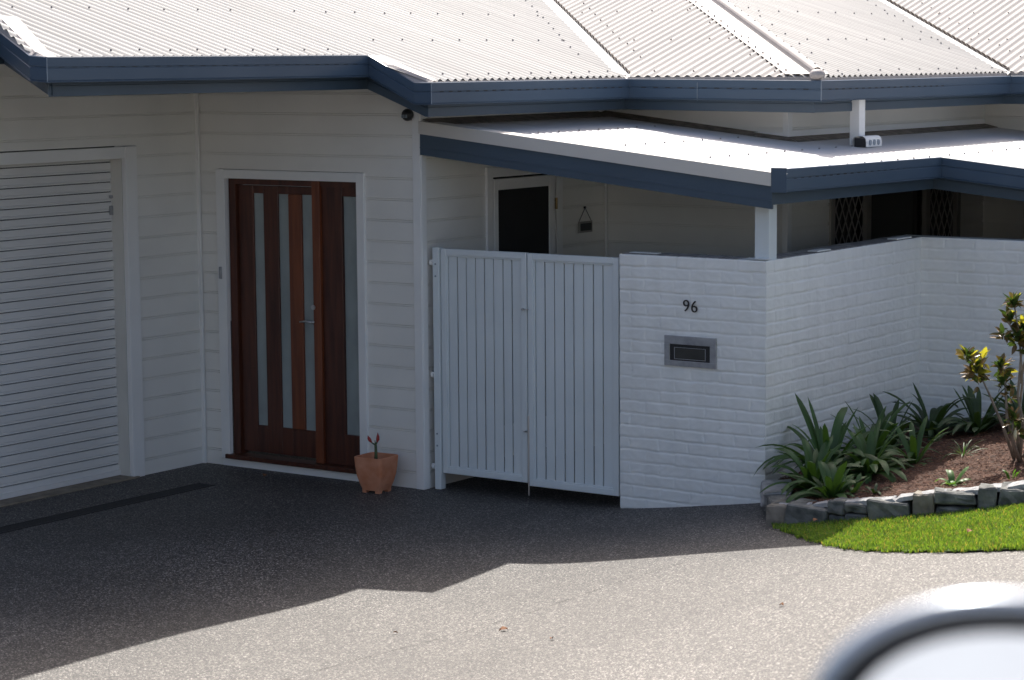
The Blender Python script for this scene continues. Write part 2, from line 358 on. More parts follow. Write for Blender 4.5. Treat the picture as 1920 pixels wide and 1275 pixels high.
# sliding doors in the far patio wall
slider = MB()
for y0, y1 in ((3.24, 3.31), (3.88, 3.96), (5.02, 5.10), (5.66, 5.73)): slider.box(1.66, 1.70, y0, y1, .0, 2.3)
slider.box(1.66, 1.699, 3.31, 5.66, 2.25, 2.3)
slider = slider.build('sliding_door', MT['framealu'], house)
MB().box(1.62, 1.635, 3.24, 5.73, 0, 2.3).build('glass_pane', MT['darkglass'], slider)
for ya, yb in ((3.31, 3.88), (5.10, 5.66)):
    mb = MB(); cw, ch = .115, .20; wd = .009
    nz = int(2.2/ch)+1; ny = int((yb-ya)/cw)+2
    for j in range(nz*2):
        for i in range(ny):
            y0 = ya+i*cw+(cw/2 if j % 2 else 0); z0 = .05+j*ch/2
            for sg in (-1, 1):
                y1 = y0+sg*cw/2; z1 = z0+ch/2
                if min(y0, y1) < ya-.01 or max(y0, y1) > yb+.01 or z1 > 2.27: continue
                mb.hexa([(1.672, y0-wd/2, z0), (1.678, y0-wd/2, z0), (1.678, y0+wd/2, z0), (1.672, y0+wd/2, z0)],
                        [(1.672, y1-wd/2, z1), (1.678, y1-wd/2, z1), (1.678, y1+wd/2, z1), (1.672, y1+wd/2, z1)])
    mb.build('security_screen', MT['mesh'], slider)
mb = MB()
for i in range(30): y = 3.98+i*.035; mb.tube([(1.59+.01*(i % 2), y, 0), (1.59+.01*(i % 2), y, 2.25)], .014, 5)
mb.build('curtain', MT['interior'], slider)
# far shell of the house (never seen from the front, closes the roof)
MB().box(-9, -8.9, -7, 15, 0, 3.6).box(-9, 7, 14.9, 15, 0, 3.6).box(-9, XG-.12, -7.6, -7.5, 0, 3.6).build('wall', MT['board'], house)

# ---- roofs
T = math.tan(R(16.5)); CP = .090; NS = 8
def corr(mb, s0, s1, fn, lo, hi, amp=.0105, step=None):
    """ribs run along r; fn(s,r,dz)->xyz ; lo(s),hi(s) limits in r"""
    n = max(2, int((s1-s0)/(CP/NS))+1); S = np.linspace(s0, s1, n); rows = []
    for s in S:
        a, b = lo(s), hi(s); dz = amp*math.cos(2*math.pi*s/CP)
        if b-a < .005: b = a+.005
        rows.append([fn(s, a, dz), fn(s, b, dz)])
    grid_mesh(mb, np.array(rows))
ZE = 3.047
def fA(s, r, dz): return (.53-r, s, ZE+r*T+dz)          # r measured back from X=.53
def fB(s, r, dz): return (s, 2.01+r, ZE+r*T+dz)
def fC(s, r, dz): return (2.22-r, s, ZE-.005+r*T+dz)
def fD(s, r, dz): return (s, 5.52+r, ZE-.005+r*T+dz)
RMAX = 7.5
ra = MB()
corr(ra, -3.23, -.565, fA, lambda s: .60, lambda s: RMAX)
corr(ra, -3.63, -3.23, fA, lambda s: .60, lambda s: max(.62, .53-(-.17-(s+3.68)/.45*.81)))
corr(ra, -7.4, -3.23, fA, lambda s: 1.56, lambda s: RMAX)
corr(ra, -.60, -.565, fA, lambda s: 0, lambda s: .53-(-.02+(-.565-s)/.055*.45)+.0)
corr(ra, -.565, 2.01, fA, lambda s: 0, lambda s: RMAX)
corr(ra, 2.01, 2.01+RMAX, fA, lambda s: (s-2.01)+.13, lambda s: RMAX)
roofA = ra.build('roof', MT['roof'], house, smooth=True)
rb = MB()
corr(rb, .53, 2.22, fB, lambda s: 0, lambda s: 2.22-s-.02)
corr(rb, .53-RMAX, .53, fB, lambda s: (.53-s)+.05, lambda s: 2.22-s-.02)
roofB = rb.build('roof', MT['roofB'], house, smooth=True)
rc = MB()
corr(rc, 2.01, 5.52, fC, lambda s: 0, lambda s: s-2.01-.02)
corr(rc, 5.52, 5.52+RMAX, fC, lambda s: (s-5.52)+.13, lambda s: s-2.01-.02)
roofC = rc.build('roof', MT['roof'], house, smooth=True)
rdm = MB()
corr(rdm, 2.22, 7, fD, lambda s: 0, lambda s: RMAX)
corr(rdm, 2.22-RMAX, 2.22, fD, lambda s: (2.22-s)+.05, lambda s: RMAX)
roofD = rdm.build('roof', MT['roofB'], house, smooth=True)
# valley tray, plus a dark strip painting the shadow under the cut rib ends
def valley(x0, y0, parent, zo):
    mb = MB(); L = RMAX
    for a, b in ((-1, 0), (0, 1)):
        pass
    def pt(k, off, dz):   # off>0: towards the +X/+Y sheet (B/D), off<0: towards the A/C sheet
        x = x0-k; y = y0+k
        if off < 0: return (x+off, y, zo+(k-off)*T+dz)   # A side rises towards -X
        return (x, y+off, zo+(k+off)*T+dz)
    P = np.array([[pt(k, o, dz) for o, dz in ((-.22, -.016), (-.03, -.014), (0, -.022), (.02, -.016), (.12, -.016))] for k in np.linspace(0, L, 2)])
    v = grid_mesh(mb, P).build('valley_flashing', MT['flash'], parent)
    mb = MB(); P = np.array([[pt(k, .058, -.012), pt(k, .058, .012)] for k in np.linspace(0.02, L, 2)])
    grid_mesh(mb, P).build('valley_closer', MT['dirt'], parent)
valley(.53, 2.01, roofA, ZE); valley(2.22, 5.52, roofC, ZE-.005)
# hip capping between roof planes B and C
mb = MB()
def hp(k, off, dz):
    x = 2.22-k; y = 2.01+k
    if off < 0: return (x+off, y, ZE+(k)*T+dz) if False else (x+off, y, ZE+k*T+dz)
    return (x, y+off, ZE-.003+k*T+dz)
rows = []
for k in (0.02, RMAX):
    row = [hp(k, -.27, .0105-.0), hp(k, -.055, .012)]
    # roll
    c = Vector(hp(k, 0, .03))
    for t in np.linspace(math.pi*1.05, -.05*math.pi, 9):
        row.append((c.x+.034*math.cos(t)*.707, c.y+.034*math.cos(t)*.707, c.z+.034*math.sin(t)))
    row += [hp(k, .055, .012), hp(k, .20, .0105)]
    rows.append(row)
hip = grid_mesh(mb, np.array(rows)).build('hip_cap', MT['hipflash'], house)
MB().ball((2.215, 2.00, ZE+.012), (.06, .06, .042)).build('hip_end_cap', MT['hipflash'], hip, smooth=True)
mb = MB(); rows = [[hp(k, -.262, -.014), hp(k, -.262, .0100)] for k in (0.2, RMAX)]
grid_mesh(mb, np.array(rows)).build('hip_closer', MT['dirt'], hip)  # dark strip standing for the shade under the cap edge
# ridge cap far up and the rear slope
MB().hexa([(-9.2, -7.4, 3.0), (-6.95, -7.4, 5.1), (-6.9, 15, 5.1), (-9.2, 15, 3.0)], [(-9.2, -7.4, 3.05), (-6.95, -7.4, 5.28), (-6.9, 15, 5.28), (-9.2, 15, 3.05)]).build('rear_roof', MT['roof'], house)

# screws on rib crests: hex heads with a washer
def screws(mb, fn, s0, s1, r, n=4, jit=True, every=4):
    k0 = math.ceil(s0/CP); k1 = math.floor(s1/CP)
    for k in range(k0, k1+1):
        if k % every: continue
        s = k*CP; rr = r(s) if callable(r) else r
        if rr is None: continue
        rr += random.uniform(-.012, .012)
        c = Vector(fn(s, rr, .0105)); mb.tube([c-Vector((0, 0, .002)), c+Vector((0, 0, .002))], .0085, 7); mb.tube([c+Vector((0, 0, .002)), c+Vector((0, 0, .008))], .0052, 6)
def smb(parent, spec):
    mb = MB()
    for args in spec: screws(mb, *args)
    tag(mb.build('roof_screws', MT['seam_dark'], parent), kind='stuff')
MT['seam_dark'] = mat('screw_head', (.30, .275, .26), .6)
specA = []
for i, r in enumerate((.72, 1.7, 2.6, 3.5, 4.4, 5.3)): specA.append((fA, -3.5, -.60, r, 4, True, 3 if i == 0 else 4))
for i, r in enumerate((.10, .95, 1.7, 2.6, 3.5, 4.4, 5.3)): specA.append((fA, -.30, 2.0+r, (lambda s, r=r: r if (s < 2.0 or r > s-2.01+.4) else None), 4, True, 3 if i == 0 else 4))
specA.append((fA, 2.1, 8.5, lambda s: s-2.01+.42, 4, True, 2))
smb(roofA, specA)
specB = []
for r in (.10, .95, 1.8, 2.7, 3.6, 4.5): specB.append((fB, .53-r+.1, 2.1-r, r, 4, True, 4))
specB.append((fB, -5, .5, lambda s: .53-s+.30, 4, True, 2)); specB.append((fB, -5, 2.1, lambda s: 2.22-s-.36 if 2.22-s-.36 > .1 else None, 4, True, 5))
smb(roofB, specB)
specC = []
for r in (.10, .95, 1.8, 2.7, 3.6): specC.append((fC, 2.01+r+.3, 5.5+r, r, 4, True, 4))
specC.append((fC, 5.6, 9, lambda s: s-5.52+.42, 4, True, 2)); specC.append((fC, 2.3, 8, lambda s: s-2.01-.40, 4, True, 3))
smb(roofC, specC)
specD = []
for r in (.10, .95, 1.8, 2.7, 3.6): specD.append((fD, 2.2-r, 6.8, r, 4, True, 4))
specD.append((fD, -2, 2.2, lambda s: 2.22-s+.34, 4, True, 2))
smb(roofD, specD)
# hip cap screws
mb = MB()
for i in range(40):
    k = .1+i*.15
    for off in (-.23, .165):
        c = Vector(hp(k, off, .013)); mb.tube([c, c+Vector((0, 0, .010))], .0075, 7)
tag(mb.build('cap_screws', MT['seam_dark'], hip), kind='stuff')

# gutters: profile swept along a plan path, outward = right of travel
def sweep(mb, path, prof, closed=False):
    n = len(path); nm = []
    for i in range(n-1):
        d = Vector((path[i+1][0]-path[i][0], path[i+1][1]-path[i][1])).normalized(); nm.append(Vector((d.y, -d.x)))
    rows = []
    for i, p in enumerate(path):
        if i == 0: m = nm[0]
        elif i == n-1: m = nm[-1]
        else:
            m = (nm[i-1]+nm[i]); m = m/max(.2, m.dot(nm[i]))
        rows.append([(p[0]+m.x*o, p[1]+m.y*o, p[2]+z) for o, z in prof])
    return grid_mesh(mb, np.array(rows))
gut = [(-.012, -.004), (-.006, .001), (0, -.004), (0, -.060), (-.005, -.063), (-.005, -.070), (0, -.073), (0, -.142), (-.004, -.148), (.003, -.151), (.003, -.155), (-.118, -.160), (-.118, -.02)]
path = [(-.98, -7.4, 3.435), (-.98, -3.23, 3.43), (-.17, -3.68, 3.24), (-.02, -3.68, 3.23), (-.02, -.565, 3.228), (.43, -.62, 3.035), (.58, -.62, 3.035), (.58, 1.96, 3.03), (2.27, 1.96, 3.015), (2.27, 5.47, 3.01), (7, 5.47, 3.01)]
gmb = sweep(MB(), path, gut)
fz = [(-.119, -.0), (-.119, -.165), (-.124, -.168), (-.124, -.176), (-.119, -.18), (-.119, -.243), (-.15, -.245), (-.15, -.02)]
sweep(MB(), path, fz).build('fascia', MT['bluefascia'], house)
sm = gmb; gmb.cm = 1
for (x, y, zt), dx, dy in ((path[3], 1, -1), (path[6], 1, -1), (path[8], 1, -1)):
    sm.box(x-.002, x+.002, y-.002, y+.002, zt-.156, zt+.001)
sm.box(1.2, 1.203, 1.956, 1.9595, 2.86, 3.0)
# overflow slots
sl = gmb; gmb.cm = 2
def slots(x0, y0, x1, y1, z0, z1, ox, oy):
    L = math.hypot(x1-x0, y1-y0); n = int(L/.105)
    for i in range(1, n):
        t = i/n; x = x0+(x1-x0)*t; y = y0+(y1-y0)*t; z = z0+(z1-z0)*t-.0665; dx, dy = (x1-x0)/L*.022, (y1-y0)/L*.022
        sl.hexa([(x-dx, y-dy, z-.0035), (x+dx, y+dy, z-.0035), (x+dx-ox*.004, y+dy-oy*.004, z-.0035), (x-dx-ox*.004, y-dy-oy*.004, z-.0035)],
                [(x-dx, y-dy, z+.0035), (x+dx, y+dy, z+.0035), (x+dx-ox*.004, y+dy-oy*.004, z+.0035), (x-dx-ox*.004, y-dy-oy*.004, z+.0035)])
slots(-.0235, -3.66, -.0235, -.60, 3.235, 3.232, 1, 0); slots(.5765, -.6, .5765, 1.94, 3.035, 3.03, 1, 0); slots(.6, 1.9635, 2.25, 1.9635, 3.03, 3.015, 0, -1); slots(2.2665, 2.0, 2.2665, 4.2, 3.015, 3.012, 1, 0)
gu = gmb.build('gutter', [MT['blue'], MT['seam'], MT['jointline']], house)
sweep(MB(), path, [(-.120, -.006), (-.013, -.010)]).build('gutter_flashing', MT['flash'], gu)
# soffits
sf = MB(); sf.box(.001, .42, -.01, 2.12, 2.83, 2.84); sf.box(.001, 2.11, 2.12, 2.508, 2.825, 2.835); sf.box(1.691, 2.11, 2.508, 6.2, 2.815, 2.825); sf.box(2.11, 7, 5.64, 6.24, 2.81, 2.82)
sf.build('soffit', MT['trim'], house)
# corrugation-end flashings over the skewed eave returns
fl = MB()
def zA(x): return ZE+(.53-x)*T
def skew(p, q, gz0, gz1, w_=.17):
    d = Vector((q[0]-p[0], q[1]-p[1])).normalized(); nn = Vector((-d.y, d.x))   # inward
    rows = []
    for i in range(7):
        t = i/6; x = p[0]+(q[0]-p[0])*t; y = p[1]+(q[1]-p[1])*t; g_ = gz0+(gz1-gz0)*t
        ww = w_*(1-.25*t); x1, y1 = x+nn.x*ww, y+nn.y*ww
        rows.append([(x+nn.x*.012, y+nn.y*.012, g_-.004), (x+nn.x*.04, y+nn.y*.04, max(g_, zA(x+nn.x*.04)+.0115)), (x1, y1, zA(x1)+.018)])
    grid_mesh(fl, np.array(rows))
skew((-.02, -.565), (.43, -.62), 3.228, 3.035, .15)
skew((.43, -.62), (.57, -.62), 3.035, 3.033, .10)
skew((-.98, -3.23), (-.17, -3.68), 3.43, 3.24, .17)
skew((-.17, -3.68), (-.035, -3.68), 3.235, 3.23, .13)
for (x0_, y0_), (x1_, y1_), zb_, fz_ in (((-.074, -3.65), (-.074, -.58), 3.216, lambda x, y: zA(x)), ((.526, -.58), (.526, 1.99), 3.024, lambda x, y: zA(x)), ((.53, 2.014), (2.21, 2.014), 3.018, lambda x, y: ZE+(y-2.01)*T), ((2.216, 2.03), (2.216, 5.50), 3.0, lambda x, y: ZE-.005+(2.22-x)*T), ((2.24, 5.535), (7, 5.535), 3.0, lambda x, y: ZE-.005+(y-5.52)*T)):
    fl.add([(x0_, y0_, zb_), (x1_, y1_, zb_), (x1_, y1_, fz_(x1_, y1_)-.006), (x0_, y0_, fz_(x0_, y0_)-.006)], [(0, 1, 2, 3)])
fl.build('eave_flashing', MT['hipflash'], house)

# ---- lower patio roof
def zl(x): return 2.722-.1054*x
def fL(s, r, dz): return (r, s, zl(r)+dz)
rl = MB()
corr(rl, .04, 2.44, fL, lambda s: .10, lambda s: 3.00)
corr(rl, 2.44, 6.24, fL, lambda s: (.1 if s < 2.50 else 1.78), lambda s: 5.5)
rlo = rl.build('patio_roof', MT['roof_low'], house, smooth=True)
ap = MB()   # apron flashing against the walls, darker than the roof sheets
ap.hexa([(.001, .02, zl(0)+.035), (.15, .02, zl(.15)+.012), (.15, 2.40, zl(.15)+.012), (.001, 2.40, zl(0)+.035)], [(.001, .02, zl(0)+.04), (.15, .02, zl(.15)+.016), (.15, 2.40, zl(.15)+.016), (.001, 2.40, zl(0)+.04)])
ap.hexa([(.0, 2.37, zl(0)+.011), (1.84, 2.37, zl(1.84)+.011), (1.69, 2.506, zl(1.69)+.03), (.0, 2.506, zl(0)+.04)], [(.0, 2.37, zl(0)+.014), (1.84, 2.37, zl(1.84)+.014), (1.69, 2.508, zl(1.69)+.034), (.0, 2.508, zl(0)+.044)])
ap.hexa([(1.695, 2.508, zl(1.7)+.03), (1.84, 2.40, zl(1.84)+.011), (1.84, 6.2, zl(1.84)+.011), (1.695, 6.2, zl(1.7)+.03)], [(1.695, 2.508, zl(1.7)+.034), (1.84, 2.40, zl(1.84)+.015), (1.84, 6.2, zl(1.84)+.015), (1.695, 6.2, zl(1.7)+.034)])
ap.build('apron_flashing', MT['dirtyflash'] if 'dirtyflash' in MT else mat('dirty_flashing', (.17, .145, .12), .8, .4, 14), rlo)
ap = MB(); ap.box(1.697, 1.712, 2.495, 6.2, zl(1.7)+.03, zl(1.7)+.075); ap.box(.0, 1.712, 2.484, 2.489, 2.53, 2.605); ap.build('wall_base_strip', MT['trim'], rlo)
mb = MB()
for x in (.75, 1.5, 2.2, 2.85):
    for k in range(2, 31, 3):
        c = Vector(fL(k*CP, x, .0105)); mb.tube([c, c+Vector((0, 0, .009))], .0075, 6)
for x in (2.85, 3.9):
    for k in range(33, 80, 3):
        c = Vector(fL(k*CP, x, .0105)); mb.tube([c, c+Vector((0, 0, .009))], .0075, 6)
tag(mb.build('roof_screws', MT['seam_dark'], rlo), kind='stuff')
# cap and barge board along Y=0
bc = MB(); x0, x1 = .014, 2.945
def bar(mb, ya, yb, da, db, xa=x0, xb=x1):
    mb.hexa([(xa, ya, zl(xa)+db), (xb, ya, zl(xb)+db), (xb, yb, zl(xb)+db), (xa, yb, zl(xa)+db)], [(xa, ya, zl(xa)+da), (xb, ya, zl(xb)+da), (xb, yb, zl(xb)+da), (xa, yb, zl(xa)+da)])
bar(bc, -.034, -.018, .024, -.068); bar(bc, -.018, .13, .024, .0155)
bc.build('barge_cap', MT['cap'], rlo)
bb = MB(); bar(bb, -.016, .006, .010, -.155); bar(bb, -.020, -.016, -.165, -.172); bar(bb, -.016, .006, -.155, -.222); bb.build('barge_board', MT['bluefascia'], rlo)
lp = [(3.06, -.02, 2.462), (3.06, 2.37, 2.445), (5.6, 2.37, 2.445-.27)]
lg = sweep(MB(), lp, gut); lg.box(2.942, 3.0595, -.026, -.0205, 2.302, 2.466); lg.cm = 1
for i in range(1, 23): y = i*.103; lg.box(3.0545, 3.0570, y-.02, y+.02, 2.3865, 2.3935)
lg = lg.build('gutter', [MT['blue'], MT['jointline']], rlo)
sweep(MB(), [(3.06, 0.0, 2.462)]+lp[1:], [(-.119, -.02), (-.119, -.165), (-.122, -.168), (-.122, -.172), (-.119, -.175), (-.119, -.245), (-.16, -.246), (-.16, -.02)]).build('fascia', MT['bluefascia'], rlo)
ce = MB(); bar(ce, .03, 2.50, -.03, -.045, .03, 2.9); bar(ce, 2.51, 6.2, -.03, -.045, 1.72, 5.4); ce.build('ceiling', MT['concrete'], rlo)  # unseen ceiling, added in a dark tone to keep the patio dim
MB().box(2.735, 2.845, .13, .24, .2, 2.21).build('post', MT['gate'], house, bevel=.003)
MB().box(1.698, 1.83, 2.499, 2.50, 2.58, 2.62)
# downpipe with spreader
dp = MB(); dp.box(2.13, 2.215, 2.70, 2.80, zl(2.17)+.01, 2.87); dpo = dp.build('downpipe', MT['trim'], house, bevel=.004)
sp = MB(); prof = [(0, 0), (.0, .04), (.012, .068), (.035, .082), (.075, .086), (.10, .082), (.118, .066), (.124, .04), (.124, 0)]
zb = zl(2.3)+.014; rows = [[(2.17+px, y, zb+pz) for px, pz in prof] for y in (2.66, 2.93)]
grid_mesh(sp, np.array(rows)); sp.add([r for r in rows[1]], [tuple(range(9))])
spo = sp.build('spreader', MT['trim'], dpo, smooth=False)
for yy in (2.73, 2.80, 2.87):
    ho = MB(); ho.tube([(2.288, yy, zb+.034), (2.2985, yy, zb+.033)], .022, 14); ho.cm = 0; ho.build('outlet', MT['seam'], dpo)  # grey discs painting the shade inside the outlet holes
MB().box(2.19, 2.285, 2.668, 2.67, zb, zb+.07).build('spreader_cavity', MT['dark'], dpo)  # dark plate standing for the shade in the spreader's open end

# ------------------------------------------------------------ BRICK WALL
def bricks(length, z0f, z1, s_off=0, seed=1, step=.006, vj=.75):
    """returns depth field arrays over (s,z); z measured, courses hang from the top"""
    ns = int(length/step)+1; nz = int((z1-z0f)/step)+1
    s = np.linspace(0, length, ns); z = np.linspace(z0f, z1, nz); S, Z = np.meshgrid(s, z, indexing='ij')
    rs = np.random.default_rng(seed); CH, BL = .086, .24
    wob = .004*np.sin(S*5.1+seed)+.003*np.sin(S*13.7+Z*9)+.0015*np.sin(S*41+Z*7)
    r0_ = np.round((z1+.004-Z)/CH); wob = .0022*np.sin(S*(4+1.5*np.sin(r0_*2.1))+r0_*1.9+seed)+.0014*np.sin(S*15.7+r0_*2.7)+.0011*np.sin(S*43+r0_*5)
    zc = (z1+.004-Z+wob)/CH; row = np.floor(zc).astype(int); fz_ = (zc-row)*CH
    jr = rs.uniform(-.012, .012, 64); so = S+s_off+(row % 2)*BL/2+jr[row % 64]+.003*np.sin(Z*60+S*3)
    col = np.floor(so/BL).astype(int); fs_ = (so/BL-col)*BL
    r1 = rs.uniform(-1, 1, (64, 64)); r2 = rs.uniform(-1, 1, (64, 64)); r3 = rs.uniform(-1, 1, (64, 64))
    a = row % 64; b = col % 64
    de = np.minimum(np.minimum(fz_, CH-fz_), np.minimum(fs_, BL-fs_))
    vert = np.minimum(fs_, BL-fs_) < np.minimum(fz_, CH-fz_)
    jd = .0040*(1-ss(.003, .0105, de))*np.where(vert, vj, 1.15)*(0.75+.35*r3[a, b])*1.3
    off = .0016*r1[a, b]+.0016*r2[a, b]*(fz_/CH-.5)+.0010*r3[a, b]*(fs_/BL-.5)
    nzv = np.zeros(S.shape)
    for fr, am in ((9, .0013), (23, .0011), (55, .0008)):
        ph = rs.uniform(0, 6, 6); nzv += am*(np.sin(S*fr+ph[0]+1.7*np.sin(Z*fr*.7+ph[1]))*np.sin(Z*fr*1.1+ph[2]+1.3*np.sin(S*fr*.6+ph[3])))
    nzv += rs.normal(0, .00022, S.shape)
    return S, Z, off-jd+nzv
wall = thing('brick_wall', (2.87, .05, .15), 'white painted brick courtyard wall numbered 96 with a letterbox in its front', 'brick wall')
Z1 = 1.835
S, Z, D = bricks(1.165, -.05, Z1, .03, 3)
mb = grid_mesh(MB(), np.stack([1.705+S, .05-D, Z], -1)); mb.build('front_face', MT['brick'], wall, smooth=True)
S, Z, D = bricks(2.39, .1, Z1, .12, 5, .006, .3)
mb = grid_mesh(MB(), np.stack([2.87+D, .05+S, Z], -1)); mb.build('side_face', MT['brick'], wall, smooth=True)
S, Z, D = bricks(3.6, .1, Z1+.003, .05, 8, .0075)
mb = grid_mesh(MB(), np.stack([2.87+S, 2.44-D, Z], -1)); mb.build('rear_face', MT['brick'], wall, smooth=True)
mb = MB(); mb.box(1.706, 2.866, .055, .28, -.1, 1.832); mb.box(2.64, 2.866, .28, 2.445, -.1, 1.832); mb.box(2.64, 6.47, 2.446, 2.67, -.1, 1.832)
mb.build('wall_core', MT['brick'], wall)
# capping course with worn edges
mb = MB(); random.seed(11)
def capb(x0, x1, y0, y1, z1): mb.box(x0, x1, y0, y1, 1.8325, z1)
x = 1.715
while x < 2.6:
    L = random.uniform(.1, .13); capb(x, x+L-.012, .066, .27, 1.836+random.uniform(0, .004)); x += L
y = .30
while y < 2.4:
    L = random.uniform(.1, .13); capb(2.65, 2.856, y, y+L-.012, 1.836+random.uniform(0, .004)); y += L
mb.build('worn_capping', MT['brickraw'], wall)
mb = MB()
for x0, x1, y0, y1, z0, z1 in ((1.75, 1.98, .10, .16, 1.841, 1.847), (2.72, 2.86, .07, .15, 1.841, 1.845), (2.78, 2.86, .80, 1.00, 1.841, 1.850), (2.78, 2.86, 2.05, 2.30, 1.841, 1.852)):
    mb.box(x0, x1, y0, y1, z0, z1)
mb.build('loose_slab', MT['brick'], wall, bevel=.004)
# letterbox
lb = MB()
lb.box(2.08, 2.49, .032, .049, 1.232, 1.29); lb.box(2.08, 2.49, .032, .049, 1.08, 1.118); lb.box(2.08, 2.122, .032, .049, 1.118, 1.232); lb.box(2.444, 2.49, .032, .049, 1.118, 1.232)
lb = lb.build('letterbox', MT['plate'], wall, bevel=.0015)
MB().box(2.122, 2.444, .0405, .05, 1.118, 1.232).build('recess', MT['dark'], lb)
fr = MB(); fr.box(2.158, 2.408, .0355, .0405, 1.128, 1.1315); fr.box(2.158, 2.162, .0355, .0405, 1.1315, 1.208); fr.box(2.404, 2.408, .0355, .0405, 1.1315, 1.208); fr.box(2.158, 2.408, .0355, .0405, 1.208, 1.2105)
fr.build('slot_frame', MT['plate'], lb); MB().box(2.163, 2.403, .0375, .0405, 1.132, 1.207).build('flap', mat('flap_metal', (.035, .035, .032), .35, .3, 10), lb)
# house number 96
def text(body, loc, rot, size, depth, m, parent, name, sx=1):
    cu_ = bpy.data.curves.new(name, 'FONT'); cu_.body = body; cu_.size = size; cu_.extrude = depth; cu_.align_x = 'CENTER'; cu_.offset = -.0012
    to = bpy.data.objects.new('tmp', cu_); scene.collection.objects.link(to); to.rotation_euler = rot; to.location = loc; to.scale = (sx, 1, 1)
    bpy.context.view_layer.update(); dg = bpy.context.evaluated_depsgraph_get(); me = bpy.data.meshes.new_from_object(to.evaluated_get(dg))
    me.transform(Matrix.Translation(-wloc(parent)) @ to.matrix_world); bpy.data.objects.remove(to); me.name = name; me.materials.clear(); me.materials.append(m)
    o = bpy.data.objects.new(name, me); link(o, parent); return o
text('9', (2.252, .040, 1.462), (R(90), 0, 0), .118, .004, MT['numeral'], wall, 'house_numeral')
text('6', (2.316, .040, 1.459), (R(90), 0, 0), .118, .004, MT['numeral'], wall, 'house_numeral')

# ------------------------------------------------------------ GATES
def gate_leaf(x0, x1, z0, z1, slats, label):
    t = thing('gate_leaf', (x0, .10, z0), label, 'gate', 'gate leaves'); W = x1-x0
    fm = MB(); b = .045
    fm.box(x0, x0+b, .085, .125, z0, z1); fm.box(x1-b, x1, .085, .125, z0, z1); fm.box(x0+b, x1-b, .0855, .1245, z1-b, z1); fm.box(x0+b, x1-b, .0855, .1245, z0, z0+b)
    fm.build('frame', MT['gate'], t, bevel=.003)
    fm = MB(); c = .012
    fm.box(x0+b, x0+b+c, .092, .118, z0+b, z1-b); fm.box(x1-b-c, x1-b, .092, .118, z0+b, z1-b); fm.box(x0+b+c, x1-b-c, .0925, .1175, z1-b-c, z1-b); fm.box(x0+b+c, x1-b-c, .0925, .1175, z0+b, z0+b+c)
    fm.build('inner_lip', MT['gate'], t, bevel=.002)
    a0, a1 = x0+b+c, x1-b-c; p = (a1-a0)/slats
    for i in range(slats):
        q = a0+i*p; g_ = .0045+.0015*math.sin(i*2.3+x0)
        s_ = MB(); s_.box(q+g_, q+p-g_, .103, .115, z0+b+c, z1-b-c); s_.build('slat', MT['gate'], t, bevel=.0015)
    return t
g1 = gate_leaf(.115, .884, .125, 1.805, 8, 'left leaf of the pale grey slatted double gate, beside the weatherboard corner')
g2 = gate_leaf(.894, 1.672, .105, 1.803, 8, 'right leaf of the pale grey slatted double gate, against the brick wall')
MB().box(.842, .905, .074, .0845, 1.392, 1.400).tube([(.862, .08, 1.398), (.862, .06, 1.398)], .008).build('latch', MT['metal'], g1)
MB().box(.868, .884, .060, .0845, .5, .51).tube([(.899, .081, .62), (.899, .081, .035)], .006, 6).build('drop_bolt', MT['metal'], g2)
gp = thing('gate_post', (.085, .10, 0), 'pale grey steel gate post bolted to the weatherboard corner', 'gate post')
MB().box(.050, .108, .07, .13, 0.0, 1.812).build('post', MT['gate'], gp, bevel=.003)
b_ = MB()
for z in (.33, .42, 1.60, 1.69): MB().tube([(.078, .0705, z), (.078, .0655, z)], .007, 8).build('bolt', MT['seam'], gp)
for z in (.17, .86, 1.70):
    t_ = MB(); t_.box(.013, .05, .083, .087, z-.02, z+.02); t_.tube([(.03, .083, z), (.03, .072, z)], .013, 8)
    t_.build('bracket', MT['metal'] if False else MT['trim'], gp)

# ------------------------------------------------------------ hanging plaque on the patio wall
t = thing('hanging_plaque', (.02, 2.18, 1.8), 'small dark plaque hanging on a string on the shaded patio wall', 'plaque')
MB().box(.012, .024, 2.085, 2.275, 1.785, 1.875).build('board', MT['framealu'], t); MB().box(.024, .027, 2.10, 2.26, 1.80, 1.86).build('panel', MT['dark'], t)
MB().tube([(.016, 2.09, 1.875), (.016, 2.18, 1.985), (.016, 2.27, 1.875)], .003, 5).tube([(.008, 2.18, 1.985), (.02, 2.18, 1.99)], .01, 6).build('string', MT['dark'], t)

# ------------------------------------------------------------ drain grate
t = thing('drain_grate', (-1.5, -2.4, 0), 'long dark slotted drain grate in front of the roller door', 'drain')
mb = MB(); mb.box(-1.60, -1.588, -4.4, -.72, -.02, .006); mb.box(-1.452, -1.44, -4.4, -.72, -.02, .006); mb.build('frame', MT['drain'], t)
mb = MB(); y = -4.4
while y < -.72: mb.box(-1.588, -1.452, y, y+.012, -.02, .0035); y += .026
mb.build('grating', MT['drain'], t); MB().box(-1.588, -1.452, -4.4, -.72, -.001, .0005).build('channel', MT['interior'], t)

